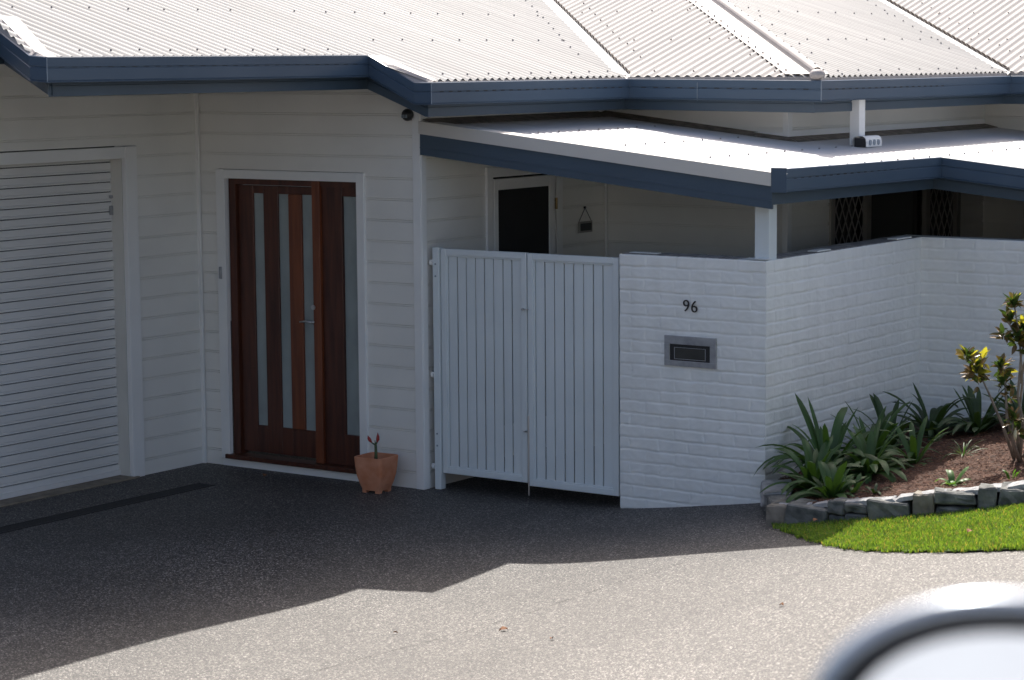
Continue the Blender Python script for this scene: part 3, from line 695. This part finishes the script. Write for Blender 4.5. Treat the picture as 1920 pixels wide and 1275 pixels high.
# ------------------------------------------------------------ terracotta pot with a budding bulb
PX, PY = -.248, -.255
pot = thing('terracotta_pot', (PX, PY, 0), 'square bulging terracotta pot standing at the foot of the door frame', 'pot', rot=(0, 0, R(3)))
def sq(r, z, n=24, e=9):
    return [(PX+r*math.copysign(abs(math.cos(a))**(2/e), math.cos(a)), PY+r*math.copysign(abs(math.sin(a))**(2/e), math.sin(a)), z) for a in [2*math.pi*(k+.5)/n for k in range(n)]]
prof = [(.070, .016), (.079, .02), (.098, .07), (.113, .13), (.121, .19), (.125, .245), (.127, .268), (.124, .272), (.114, .270), (.111, .24), (.108, .215)]
rows = np.array([sq(r, z)+[sq(r, z)[0]] for r, z in prof]); mb = grid_mesh(MB(), rows.transpose(1, 0, 2))
for sx in (-1, 1):
    for sy in (-1, 1):
        x, y = PX+sx*.058, PY+sy*.058; mb.hexa([(x-.018, y-.018, 0), (x+.018, y-.018, 0), (x+.018, y+.018, 0), (x-.018, y+.018, 0)], [(x-.02, y-.02, .03), (x+.02, y-.02, .03), (x+.02, y+.02, .03), (x-.02, y+.02, .03)])
mb.build('vessel', MT['pot'], pot)
mb = MB(); rr = np.array([sq(r, .222+.006*(r < .05))+[sq(r, .222)[0]] for r in (.001, .05, .109)]); grid_mesh(mb, rr.transpose(1, 0, 2)); mb.build('soil', MT['mulch'], pot)
bp_ = thing('budding_plant', (PX-.005, PY, .222), 'short green stem with two red buds growing in the terracotta pot', 'plant')
b0 = Vector((PX-.005, PY, .22))
MB().tube([b0, b0+Vector((.003, 0, .05)), b0+Vector((.002, 0, .10)), b0+Vector((0, 0, .135))], [.017, .0125, .011, .010], 10).tube([b0+Vector((0, 0, .13)), b0+Vector((.012, .004, .155))], [.008, .006]).tube([b0+Vector((0, 0, .13)), b0+Vector((-.022, -.01, .145)), b0+Vector((-.03, -.013, .15))], [.007, .005, .004]).tube([b0+Vector((0, 0, .13)), b0+Vector((-.006, 0, .165))], [.006, .002]).build('stem', MT['green_stem'], bp_, smooth=True)
MB().tube([b0+Vector((.010, .003, .148)), b0+Vector((.018, .006, .175)), b0+Vector((.019, .006, .195)), b0+Vector((.018, .006, .225))], [.005, .013, .011, .001], 8).build('bud', MT['bud'], bp_, smooth=True)
MB().tube([b0+Vector((-.026, -.012, .148)), b0+Vector((-.038, -.018, .165)), b0+Vector((-.046, -.021, .18)), b0+Vector((-.054, -.024, .20))], [.004, .013, .012, .001], 8).build('bud', MT['bud'], bp_, smooth=True)

# ------------------------------------------------------------ garden bed, stone edging, lawn
front = [(2.93, -.01), (3.10, -.34), (3.28, -.63), (3.36, -.77), (3.62, -.80), (3.88, -.82), (4.21, -.80), (4.49, -.70), (4.97, -.52), (5.6, -.25), (6.4, .1), (7.4, .6)]
bed = [(2.86, .05)]+[(x+.05, y+.06) for x, y in front]+[(7.4, 2.5), (2.86, 2.5)]
gx_ = np.arange(2.86, 7.4, .03); gy_ = np.arange(-.85, 2.46, .03); X_, Y_ = np.meshgrid(gx_, gy_, indexing='ij'); ins = inpoly(X_, Y_, bed)
def mz(X, Y): return H(X, Y)+.115+.012*np.sin(X*7+Y*3)*np.sin(Y*9-X*2)+.008*np.sin(X*21)*np.sin(Y*17)
Zm = mz(X_, Y_)+rng.normal(0, .003, X_.shape)
mb = MB(); idx = np.arange(X_.size).reshape(X_.shape); keep = ins[:-1, :-1] & ins[1:, :-1] & ins[1:, 1:] & ins[:-1, 1:]
q = np.stack([idx[:-1, :-1], idx[1:, :-1], idx[1:, 1:], idx[:-1, 1:]], -1)[keep]
mb.add(np.stack([X_, Y_, Zm], -1).reshape(-1, 3).tolist(), q.tolist())
tag(mb.build('garden_bed', MT['mulch'], smooth=True), kind='structure')
mb = MB(); n = 0
while n < 15000:
    x = random.uniform(2.88, 5.6); y = random.uniform(-.85, 2.4)
    if not inpoly(np.array([x]), np.array([y]), bed)[0]: continue
    z = float(mz(x, y))+random.uniform(.001, .012); a = random.uniform(0, math.pi); L = random.uniform(.010, .038)*(1.6 if random.random() < .08 else 1); W = random.uniform(.0025, .007); ti = random.uniform(-.35, .35)
    d = Vector((math.cos(a), math.sin(a), ti)); s_ = Vector((-math.sin(a), math.cos(a), random.uniform(-.5, .5))); c = Vector((x, y, z)); u_ = Vector((0, 0, .003))
    mb.cm = 0 if random.random() < .80 else 1
    mb.add([c-d*L/2-s_*W/2, c+d*L/2-s_*W*.3, c+d*L/2+s_*W*.3, c-d*L/2+s_*W/2, c+u_], [(0, 1, 4), (1, 2, 4), (2, 3, 4), (3, 0, 4)]); n += 1
tag(mb.build('bark_mulch', [MT['chipA'], MT['chipB']]), 'reddish bark chips spread over the raised garden bed', 'mulch', kind='stuff')
# stones
edging = thing('stone_edging', (3.36, -.77, h(3.36, -.77)), 'low grey slate stone edging curving around the garden bed', 'stone edging')
def stone(cx, cy, ang, L, W, z0, z1, m, sd):
    bm = bmesh.new(); bmesh.ops.create_cube(bm, size=1); rs = random.Random(sd)
    for v in bm.verts:
        v.co.x += rs.uniform(-.09, .05); v.co.z += rs.uniform(-.14, .04)*(v.co.z > 0); v.co.y += rs.uniform(-.08, .05)
    for v in bm.verts: v.co = Vector((v.co.x*L, v.co.y*W, v.co.z*(z1-z0)))
    bmesh.ops.bevel(bm, geom=bm.edges[:], offset=.010, segments=1, affect='EDGES'); bmesh.ops.subdivide_edges(bm, edges=bm.edges[:], cuts=3, use_grid_fill=True)
    for v in bm.verts:
        nn = mnoise.noise_vector(v.co*22+Vector((sd, 0, 0))); n2 = mnoise.noise_vector(v.co*60+Vector((sd, 3, 0))); v.co += Vector((nn.x*.004, nn.y*.012, nn.z*.006))+n2*.005
    bmesh.ops.transform(bm, matrix=Matrix.Translation((cx, cy, (z0+z1)/2)-wloc(edging) if False else Vector((cx, cy, (z0+z1)/2))-wloc(edging)) @ Matrix.Rotation(ang, 4, 'Z'), verts=bm.verts)
    me = bpy.data.meshes.new('stone'); bm.to_mesh(me); bm.free(); me.materials.append(m); o = bpy.data.objects.new('stone', me); link(o, edging); return o
cum = [0]
for i in range(1, len(front)): cum.append(cum[-1]+math.dist(front[i-1], front[i]))
def along(s):
    for i in range(1, len(front)):
        if s <= cum[i] or i == len(front)-1:
            t = (s-cum[i-1])/(cum[i]-cum[i-1]); a, b = front[i-1], front[i]
            return a[0]+(b[0]-a[0])*t, a[1]+(b[1]-a[1])*t, math.atan2(b[1]-a[1], b[0]-a[0])
random.seed(5); s = 0.0; k = 0
lens_ = [.28, .28, .27, .17, .30, .13, .16, .28, .13, .26, .12, .20, .3, .18, .28, .2, .3, .25, .3, .3, .3, .3]
for L in lens_:
    if s+L > cum[-1]: break
    x, y, a = along(s+L/2); x += -math.sin(a)*.085; y += math.cos(a)*.085; zg = h(x, y); top = zg+.138+random.uniform(-.012, .008)
    m = MT['slate_brown'] if k % 5 == 3 else MT['slate']
    if k in (2, 5, 6, 9) or (k > 11 and k % 3 == 1):
        stone(x, y, a, L-.012, .17, zg-.06, zg+.055, MT['slate'], k*7+1); stone(x, y, a, L-.010, .175, zg+.060, top, m, k*7+2)
    else: stone(x, y, a, L-.010, .175, zg-.06, top, m, k*7+3)
    s += L; k += 1
stone(3.10, -.20, R(-60), .52, .20, h(3.1, -.2)+.05, h(3.1, -.2)+.165, MT['slatetop'], 77)
# mortared flat caps
mb = MB(); rows = []; rc_ = random.Random(3); s0_ = .62
while s0_ < cum[-1]*.97:
    Lc = rc_.uniform(.16, .42); s1_ = min(s0_+Lc, cum[-1]*.975); dzc = rc_.uniform(-.006, .006); wv = rc_.uniform(-.03, .03); fo = rc_.uniform(0, .03); rows = []
    n_ = max(4, int(Lc/.022))
    for i in range(n_+1):
        q_ = s0_+(s1_-s0_)*i/n_; x, y, a = along(q_); zc = h(x, y)+.140+dzc; row = []
        for o, dz in ((.012+fo, -.03), (.016+fo, -.003), (.045+fo, .001), (.075, .003), (.105, .0), (.135+wv, .001), (.15+wv, -.004), (.155+wv, -.04)):
            nv = mnoise.noise_vector(Vector((x*14, y*14, o*9))); o2 = o+nv.x*.016*(1 if 0 < i < n_ else .3)
            row.append([x-math.sin(a)*o2, y+math.cos(a)*o2, zc+dz+nv.z*.007+mnoise.noise(Vector((x*45, y*45, o*40)))*.004])
        if i in (0, n_): 
            for r_ in row: r_[2] -= .02
        rows.append(row)
    grid_mesh(mb, np.array(rows)).add([], []); s0_ = s1_-.002
mb.build('mortar_cap', MT['slatetop'], edging, smooth=False)
# lawn
edge = [(3.40, -.80), (3.50, -.93), (3.66, -1.07), (3.88, -1.28), (4.11, -1.46), (4.33, -1.6), (4.56, -1.69), (4.85, -1.755), (5.12, -1.78), (5.5, -1.78), (6.3, -1.66), (8, -1.2)]
lawnp = edge+[(8, 1.0)]+[(x-.0, y+.02) for x, y in reversed(front[3:])]
gx_ = np.arange(3.3, 8, .04); gy_ = np.arange(-1.85, 1.0, .04); X_, Y_ = np.meshgrid(gx_, gy_, indexing='ij'); ins = inpoly(X_, Y_, lawnp)
idx = np.arange(X_.size).reshape(X_.shape); keep = ins[:-1, :-1] & ins[1:, :-1] & ins[1:, 1:] & ins[:-1, 1:]
q = np.stack([idx[:-1, :-1], idx[1:, :-1], idx[1:, 1:], idx[:-1, 1:]], -1)[keep]
tag(MB().add(np.stack([X_, Y_, H(X_, Y_)+.012], -1).reshape(-1, 3).tolist(), q.tolist()).build('lawn', MT['grassbase'], smooth=True), kind='structure')
N = 110000; bx = rng.uniform(3.3, 6.2, N); by = rng.uniform(-1.85, .4, N)
exn = .02*np.sin(bx*37)+.015*np.sin(bx*91+by*40)
ok = inpoly(bx, by+exn*.6, lawnp); bx = bx[ok]; by = by[ok]; n = len(bx); bz = H(bx, by)+.006
ht = rng.uniform(.016, .038, n)*(1+.25*np.sin(bx*5)*np.sin(by*6)); wd = rng.uniform(.0018, .0036, n); az = rng.uniform(0, 2*np.pi, n); le = rng.uniform(.1, .75, n)*ht; la = rng.uniform(0, 2*np.pi, n)
dx = np.cos(az)*wd; dy = np.sin(az)*wd; lx = np.cos(la)*le; ly = np.sin(la)*le
V = np.stack([np.stack([bx-dx, by-dy, bz], -1), np.stack([bx+dx, by+dy, bz], -1), np.stack([bx+dx*.8+lx*.4, by+dy*.8+ly*.4, bz+ht*.6], -1), np.stack([bx-dx*.8+lx*.4, by-dy*.8+ly*.4, bz+ht*.6], -1), np.stack([bx+lx, by+ly, bz+ht], -1)], 1).reshape(-1, 3)
me = bpy.data.meshes.new('grass'); k = np.arange(n)*5
F = [(a, a+1, a+2, a+3) for a in k.tolist()]+[(a+3, a+2, a+4) for a in k.tolist()]
me.from_pydata(V.tolist(), [], F); me.materials.append(MT['grass']); me.materials.append(MT['straw']); me.materials.append(MT['grassdark'])
rm = rng.choice([0, 1, 2], n, p=[.62, .10, .28]); me.polygons.foreach_set('material_index', np.concatenate([rm, rm]).astype(np.int32)); o = bpy.data.objects.new('grass', me); link(o)
tag(o, 'short bright green lawn grass between driveway and stone edging', 'grass', kind='stuff')

# ------------------------------------------------------------ strap-leaved plants
def strap(mb, base, az, L, W, lift, droop, rs, fold=.25):
    n = 9; p = Vector(base); d = Vector((math.cos(az)*math.cos(lift), math.sin(az)*math.cos(lift), math.sin(lift))); rows = []
    side = Vector((-math.sin(az), math.cos(az), 0)); tw = rs.uniform(-.5, .5)
    for i in range(n+1):
        t = i/n; wv = W*.66*(.5+.5*ss(0, .35, t))*math.sqrt(max(0, 1-max(0, (t-.55)/.45)**2.6))+.0008
        up = side.cross(d).normalized(); sd_ = (side*math.cos(tw*t)+up*math.sin(tw*t))
        rows.append([p-sd_*wv+up*wv*fold, p-sd_*wv*.1, p+sd_*wv*.1, p+sd_*wv+up*wv*fold])
        d = (d+Vector((0, 0, -droop/n*(.4+1.6*t)))).normalized(); p = p+d*(L/n)
    grid_mesh(mb, np.array([[tuple(v) for v in r] for r in rows]))
def clump(x, y, nl, Lr, W_, label, m, seed, name='strap_leaf_plant', spread=(.35, 1.35), bias=None, group='strap-leaved plants along the brick wall'):
    W = W_; nl = int(nl*1.8); Lr = (Lr[0]*.72, Lr[1]*.86); rs = random.Random(seed); z = float(mz(x, y)); t = thing(name, (x, y, z), label, 'plant', group); mb = MB()
    for i in range(nl):
        az = 2*math.pi*i/nl*2.618+rs.uniform(-.4, .4) if bias is None else bias+rs.gauss(0, 1.0)
        f = i/nl; lift = spread[0]+(spread[1]-spread[0])*f+rs.uniform(-.12, .12)
        if x < 3.3 and math.cos(az) < 0: lift = max(lift, .95)
        L = rs.uniform(*Lr); r0 = .018*(1-f)
        strap(mb, (x+math.cos(az)*r0, y+math.sin(az)*r0, z-.01), az, L, W*rs.uniform(.8, 1.15), lift, rs.uniform(.7, 2.2)*(1.2-.4*f), rs)
    mb.build('leaves', m, t, smooth=True); return t
clump(3.38, -.24, 22, (.34, .52), .040, 'broad dark strap-leaved plant in the front corner of the bed, nearest the wall end', MT['strap'], 1)
clump(3.64, -.46, 20, (.28, .44), .038, 'strap-leaved plant with the frontmost leaves, just behind the stone edging', MT['strap'], 2)
clump(3.27, .20, 24, (.52, .78), .040, 'tall strap-leaved plant with upright leaves against the side brick wall', MT['strap'], 3)
clump(3.58, .18, 24, (.40, .62), .036, 'bushy strap-leaved plant in the middle of the row, spilling onto the mulch', MT['strap'], 4)
clump(3.32, .72, 22, (.46, .66), .034, 'strap-leaved plant behind the bushy middle one, at the foot of the side brick wall', MT['strap'], 14)
clump(3.70, .62, 16, (.36, .50), .032, 'small strap-leaved plant at the mulch side of the row, in front of the upright ones', MT['strap'], 15)
clump(3.20, 1.25, 18, (.40, .56), .034, 'dark strap-leaved plant further back along the side brick wall', MT['strap_dark'], 5)
clump(3.30, 1.75, 20, (.44, .62), .034, 'dark strap-leaved plant near the inner corner of the brick wall', MT['strap_dark'], 6)
clump(3.95, 1.85, 20, (.38, .56), .030, 'dark strap-leaved plant under the rear wall, left of the leafy shrub', MT['strap_dark'], 16)
clump(3.66, 1.75, 24, (.40, .60), .032, 'dark arching strap-leaved plant in front of the rear brick wall', MT['strap_dark'], 7)
clump(5.02, .60, 14, (.45, .62), .030, 'upright strap-leaved plant behind the leafy shrub at the right edge', MT['strap_dark'], 8)
clump(3.92, -.42, 5, (.12, .18), .014, 'small dark seedling in the mulch, between big front clump and bright green seedling', MT['strap_dark'], 9, 'seedling', (.4, 1.1), group='seedlings in the mulch')
clump(3.76, -.40, 4, (.16, .22), .020, 'narrow upright seedling beside the big strap-leaved clump', MT['strap'], 10, 'seedling', (.9, 1.35), group='seedlings in the mulch')
clump(4.36, -.20, 7, (.13, .19), .026, 'bright green broad-leaved seedling standing out on the bark mulch', MT['young'], 11, 'seedling', (.6, 1.25), group='seedlings in the mulch')
clump(4.76, -.22, 3, (.08, .11), .020, 'tiny bright green shoot near the stone edging, right of the larger seedling', MT['young'], 12, 'seedling', (1.2, 1.45), group='seedlings in the mulch')
clump(4.0, .75, 14, (.14, .24), .004, 'wispy thin grass tuft in the middle of the garden bed', MT['strap'], 13, 'grass_tuft', (.3, 1.2), group='seedlings in the mulch')

# ------------------------------------------------------------ glossy-leaved shrub
SX, SY = 4.53, .42; SZ = float(mz(SX, SY)); random.seed(21)
BIG = 2.7
sh = thing('leafy_shrub', (SX, SY, SZ), 'young multi-stemmed shrub with glossy bronze and yellow-green leaves in the bed', 'shrub')
rtv = Vector((.817, .576, 0)); fwv = Vector((-.576, .817, 0)); b0 = Vector((SX, SY, SZ))
def sp3(r, z, f=0): return b0+rtv*r+Vector((0, 0, z))+fwv*f
stems = [[(0, 0, 0), (-.005, .22, .02), (.02, .50, .0), (-.01, .80, -.02), (-.045, 1.02, 0)],
         [(.01, 0, 0), (.02, .25, -.04), (-.02, .42, -.05), (.0, .68, -.03), (.06, .9, 0), (.10, 1.0, 0)],
         [(-.02, 0, .03), (-.10, .22, .02), (-.19, .42, 0), (-.28, .60, -.03)],
         [(-.02, .02, -.03), (-.085, .28, -.04), (-.10, .5, -.04), (-.12, .62, -.02)],
         [(.02, 0, .02), (.09, .08, .0), (.18, .18, .03), (.26, .42, .04), (.28, .7, 0)],
         [(0, .5, 0), (.05, .66, .05), (.12, .80, .05)], [(-.01, .78, 0), (-.08, .90, 0)],
         [(0, 0, -.05), (-.06, .16, -.10), (-.07, .30, -.14)]]
mb = MB()
for st in stems:
    pts = [sp3(*p) for p in st]; n_ = len(pts); mb.tube(pts, [.012*(1-.62*i/(n_-1)) for i in range(n_)], 7)
mb.build('trunk', MT['stem'], sh, smooth=True)
def ovate(mb, p, d, L, W, rs):
    d = d.normalized(); ref = Vector((0, 0, 1)); s_ = d.cross(ref)
    if s_.length < .1: s_ = Vector((1, 0, 0))
    s_.normalize(); tw = rs.uniform(-1, 1); up = s_.cross(d); s_ = s_*math.cos(tw)+up*math.sin(tw); up = s_.cross(d); rows = []
    for i in range(6):
        t = i/5; wv = W*math.sin(math.pi*(t**.8)*.97+.03)**.8 if 0 < t < 1 else .0008; c = p+d*(L*t)-up*(L*.35*t*t*.5)
        rows.append([tuple(c-s_*wv+up*wv*.35), tuple(c), tuple(c+s_*wv+up*wv*.35)])
    grid_mesh(mb, np.array(rows))
def rosette(m1, m2, c, n, L, fr, rs, upb=.5):
    for i in range(n):
        az = i*2.4+rs.uniform(-.5, .5); el = rs.uniform(-.7, 1.2) if i < n*.7 else rs.uniform(.6, 1.4)
        d = Vector((math.cos(az)*math.cos(el), math.sin(az)*math.cos(el), math.sin(el)+upb*.3))
        mb = m2 if rs.random() < fr else m1
        ovate(mb, c+d*.015-Vector((0, 0, rs.uniform(0, .06))), d, L*rs.uniform(.65, 1.15), L*rs.uniform(.17, .24), rs)
mA, mY = MB(), MB(); rs = random.Random(4)
for r, z, f, n_, L, fr in ((-.045, 1.03, 0, 13, .10, .35), (-.06, .92, .03, 10, .10, .2), (-.03, .80, -.03, 10, .11, .1), (.04, .87, .02, 13, .10, .45), (.10, 1.0, 0, 14, .10, .4), (.13, .84, .05, 14, .11, .3), (.17, .93, -.04, 12, .10, .4),
                           (.05, .74, -.05, 9, .10, .15), (-.11, .82, .0, 7, .09, .1), (-.29, .61, -.03, 15, .11, .5), (-.36, .70, -.05, 10, .10, .5), (-.26, .53, .0, 8, .09, .1), (-.24, .66, .02, 6, .10, .6),
                           (-.12, .63, -.02, 12, .10, .5), (-.11, .52, -.03, 8, .10, .0), (-.07, .45, -.03, 5, .09, .0), (.28, .72, 0, 14, .11, .3), (.24, .58, .03, 8, .10, .1), (.12, .60, .03, 7, .10, .05), (-.07, .30, -.14, 8, .10, .05), (-.03, .22, -.1, 6, .10, .05), (.2, .35, .03, 8, .1, .05)):
    rosette(mA, mY, sp3(r, z, f), int(n_*BIG), L*.82, fr*.5, rs)
mA.build('leaves', MT['mag'], sh, smooth=True); mY.build('young_leaves', MT['magy'], sh, smooth=True)  # second mesh holds the leaves coloured as sunlit
c = sp3(-.055, .18, -.16); MB().tube([c-Vector((0, 0, .03)), c, c+Vector((0, 0, .025)), c+Vector((0, 0, .055))], [.004, .012, .012, .001], 8).build('bud', MT['cream_bud'], sh, smooth=True)

# ------------------------------------------------------------ unseen paling fence, added on the right to bounce sunlight onto the brick
fn_ = thing('boundary_fence', (7.6, 2, 0), 'white paling boundary fence beyond the right edge of the picture', 'fence')
mb = MB()
for i in range(78): y = -2+i*.14; mb.box(7.6, 7.62, y, y+.128, .2, 2.35)
mb.build('palings', MT['fence'], fn_); MB().box(7.62, 7.66, -2, 8.9, .7, .78).box(7.62, 7.66, -2, 8.9, 2.2, 2.28).build('rails', MT['board'], fn_)
# ------------------------------------------------------------ unseen house added behind the camera for bounce light and the mirror's reflection
NX, NY = 21.5, -29.5
nh = thing('neighbour_house', (NX, NY, 1.4), 'white rendered house with a grey roof across the street, behind the viewer', 'house', rot=(0, 0, R(35.1)))
def loc_obj(mb, name, m, parent):
    me = bpy.data.meshes.new(name); me.from_pydata(mb.v, [], mb.f); me.materials.append(m); o = bpy.data.objects.new(name, me); link(o, parent); return o
loc_obj(MB().box(-11, 11, -9, 0, 0, 5.6), 'walls', MT['render'], nh)
loc_obj(MB().add([(-11.6, -9.6, 5.6), (11.6, -9.6, 5.6), (11.6, .6, 5.6), (-11.6, .6, 5.6), (-7, -4.5, 7.6), (7, -4.5, 7.6)], [(0, 1, 5, 4), (1, 2, 5), (2, 3, 4, 5), (3, 0, 4), (3, 2, 1, 0)]), 'roof', MT['roof'], nh)
for wx in (-9, -5.2, 5.5, 9):
    wi = loc_obj(MB().box(wx-.8, wx+.8, .002, .05, 3.4, 4.7), 'window', MT['trim'], nh); loc_obj(MB().box(wx-.7, wx+.7, .051, .06, 3.5, 4.6), 'pane', MT['darkglass'], wi)
loc_obj(MB().box(7.2, 8.2, .002, .06, 0, 2.1), 'door', MT['wood_dark'], nh)
# ------------------------------------------------------------ fallen leaves
def dryleaf(x, y, zoff, lab, s=.03, sd=0):
    rs_ = random.Random(sd); z = h(x, y)+zoff; mb = MB(); a = rs_.uniform(0, 6.28); d = Vector((math.cos(a), math.sin(a), .1)); s_ = Vector((-math.sin(a), math.cos(a), .15)); rows = []
    for i in range(5):
        t = i/4; wv = s*.38*math.sin(math.pi*t*.96+.06); c = Vector((x, y, z+.008*math.sin(t*3)))+d*s*t; rows.append([tuple(c-s_*wv+Vector((0, 0, .006))), tuple(c), tuple(c+s_*wv+Vector((0, 0, .008)))])
    o = grid_mesh(MB(), np.array(rows)).build('fallen_leaf', MT['leafdry'], loc=(x, y, z)); tag(o, lab, 'leaf', 'fallen leaves')
dryleaf(3.12, -3.42, .004, 'curled brown leaf on the sunlit driveway below the middle of the shadow edge', .05, 1)
dryleaf(4.62, -2.95, .004, 'small dark leaf on the sunlit driveway at the right, in front of the lawn', .03, 2)
dryleaf(5.02, -1.45, .045, 'pale dry leaf lying on the lawn', .045, 3)
dryleaf(3.75, -.92, .045, 'dry leaf on the shaded left tip of the lawn', .04, 4)
dryleaf(2.55, -3.6, .004, 'tiny leaf speck on the driveway left of the joint line', .025, 5)
dryleaf(3.6, -3.6, .004, 'reddish leaf fragment on the driveway right of the joint line', .028, 6)
dryleaf(-1.35, -.26, .004, 'dry leaf lying under the door sill in the shade', .05, 7)

# ------------------------------------------------------------ car beside the camera (its side mirror is in view)
def camp(px, py, dep): return CAM+(fw+cr*(px-960)/4413.8+cu*(637.5-py)/4413.8)*dep
MC = camp(1900, 1400, 1.6)
MC = np.array([10.13, -12.45, 2.75]) if False else MC
ha = math.atan2(fh[1], fh[0])-R(11)      # heading
fx = Vector((math.cos(ha), math.sin(ha), 0)); lf_ = Vector((-math.sin(ha), math.cos(ha), 0))
mlx, mly, mlz = .62, 1.08, 1.17           # mirror centre in car coordinates (forward, left, up)
org = Vector(MC)-fx*mlx-lf_*mly-Vector((0, 0, mlz))
car = thing('car', org, 'silver car close to the camera, only its blurred side mirror in view', 'car', rot=(0, 0, ha))
def cb(mb, name, m, parent=car, smooth=True):    # local coordinates
    me = bpy.data.meshes.new(name); me.from_pydata(mb.v, [], mb.f); me.materials.append(m)
    if smooth: me.polygons.foreach_set('use_smooth', [True]*len(me.polygons))
    o = bpy.data.objects.new(name, me); link(o, parent); return o
# x forward, y left
st = [(-2.30, .62, .45, .80, .84, .70), (-2.22, .82, .38, .95, 1.02, .78), (-1.9, .90, .30, 1.02, 1.52, .62), (-1.4, .92, .28, 1.02, 1.68, .66), (-.5, .925, .28, 1.01, 1.72, .68), (.3, .925, .28, 1.00, 1.66, .66), (.62, .925, .28, .99, 1.45, .68), (1.1, .92, .28, .98, 1.06, .74), (1.7, .90, .30, .93, .98, .72), (2.15, .84, .34, .84, .88, .66), (2.32, .66, .40, .70, .74, .50)]
rows = []
for x, wh, zb_, zbelt, zt, wt in st:
    half = [(0, zb_), (wh*.85, zb_), (wh, zb_+.12), (wh*1.0, (zb_+zbelt)/2), (wh*.985, zbelt), ((wh*.97+wt)/2, (zbelt+zt)/2), (wt, zt-.05*(zt > 1.2)), (wt*.7, zt), (0, zt+.01)]
    rows.append([(x, y, z) for y, z in half]+[(x, -y, z) for y, z in reversed(half[:-1])])
mb = grid_mesh(MB(), np.array(rows)); nr = len(rows[0]); mb.add(rows[0], [tuple(range(nr-1))]); mb.add(rows[-1], [tuple(reversed(range(nr-1)))])
cb(mb, 'body', MT['car'])
for sg in (1, -1):
    g_ = MB(); g_.add([(-1.85, sg*.895, 1.06), (.55, sg*.915, 1.04), (.25, sg*.80, 1.50), (-1.6, sg*.80, 1.54)], [(0, 1, 2, 3) if sg > 0 else (3, 2, 1, 0)]); cb(g_, 'side_window', MT['carglass'], smooth=False)
g_ = MB(); g_.add([(1.12, .70, 1.07), (1.12, -.70, 1.07), (.42, -.66, 1.62), (.42, .66, 1.62)], [(0, 1, 2, 3)]); cb(g_, 'windscreen', MT['carglass'], smooth=False)
for x in (-1.4, 1.45):
    for y in (-.82, .82):
        tb = MB(); tb.tube([(x, y-.11, .34), (x, y+.11, .34)], .34, 28); wo = cb(tb, 'wheel', MT['tyre']); tb = MB(); tb.tube([(x, y-.115, .34), (x, y+.115, .34)], .21, 20); cb(tb, 'rim', MT['metal'], wo)
for y in (-.62, .62):
    b2 = MB(); b2.ball((2.18, y, .72), (.09, .17, .08)); cb(b2, 'headlight', MT['frost']); b2 = MB(); b2.ball((-2.24, y*1.15, .95), (.06, .08, .14)); cb(b2, 'tail_light', MT['bud'])
# near-side mirror: domed shell, dark seal, glass tilted slightly up
def ell(cx_, a_, b_, n=48, e=2.12):
    return [(cx_, mly+a_*math.copysign(abs(math.cos(t))**(2/e), math.cos(t)), mlz+b_*math.copysign(abs(math.sin(t))**(2/e), math.sin(t))) for t in [2*math.pi*k/n for k in range(n+1)]]
def mirror(sg):
    sh_ = [(0.012, .1285, .0905), (-.002, .130, .092), (-.004, .135, .097), (0.0, .142, .104), (.010, .144, .1055), (.03, .137, .098), (.055, .118, .080), (.075, .09, .056), (.085, .05, .03), (.088, .002, .002)]
    fl_ = lambda pts: [(mlx+p[0], sg*p[1], p[2]) for p in pts]
    rows = np.array([fl_(ell(c_, a_, b_)) for c_, a_, b_ in sh_]); o = cb(grid_mesh(MB(), rows), 'side_mirror', MT['car'])
    rows = np.array([fl_(ell(c_, a_, b_)) for c_, a_, b_ in ((.0115, .129, .091), (.007, .127, .089), (.007, .113, .077))]); cb(grid_mesh(MB(), rows), 'mirror_seal', MT['dark'], o)
    pts = fl_(ell(.002, .118, .081)); g2_ = MB(); g2_.add([(p[0]-(p[2]-mlz)*-.17, p[1], p[2]) for p in pts[:-1]], [tuple(range(48))]); cb(g2_, 'mirror_glass', MT['mirror'], o, smooth=False)
    ar = MB(); ar.tube([(mlx+.06, sg*(mly-.10), mlz-.05), (mlx+.07, sg*.93, mlz-.12)], [.035, .045], 10); cb(ar, 'mirror_arm', MT['car'], o)
mirror(1); mirror(-1)
print('objects', len(bpy.data.objects))
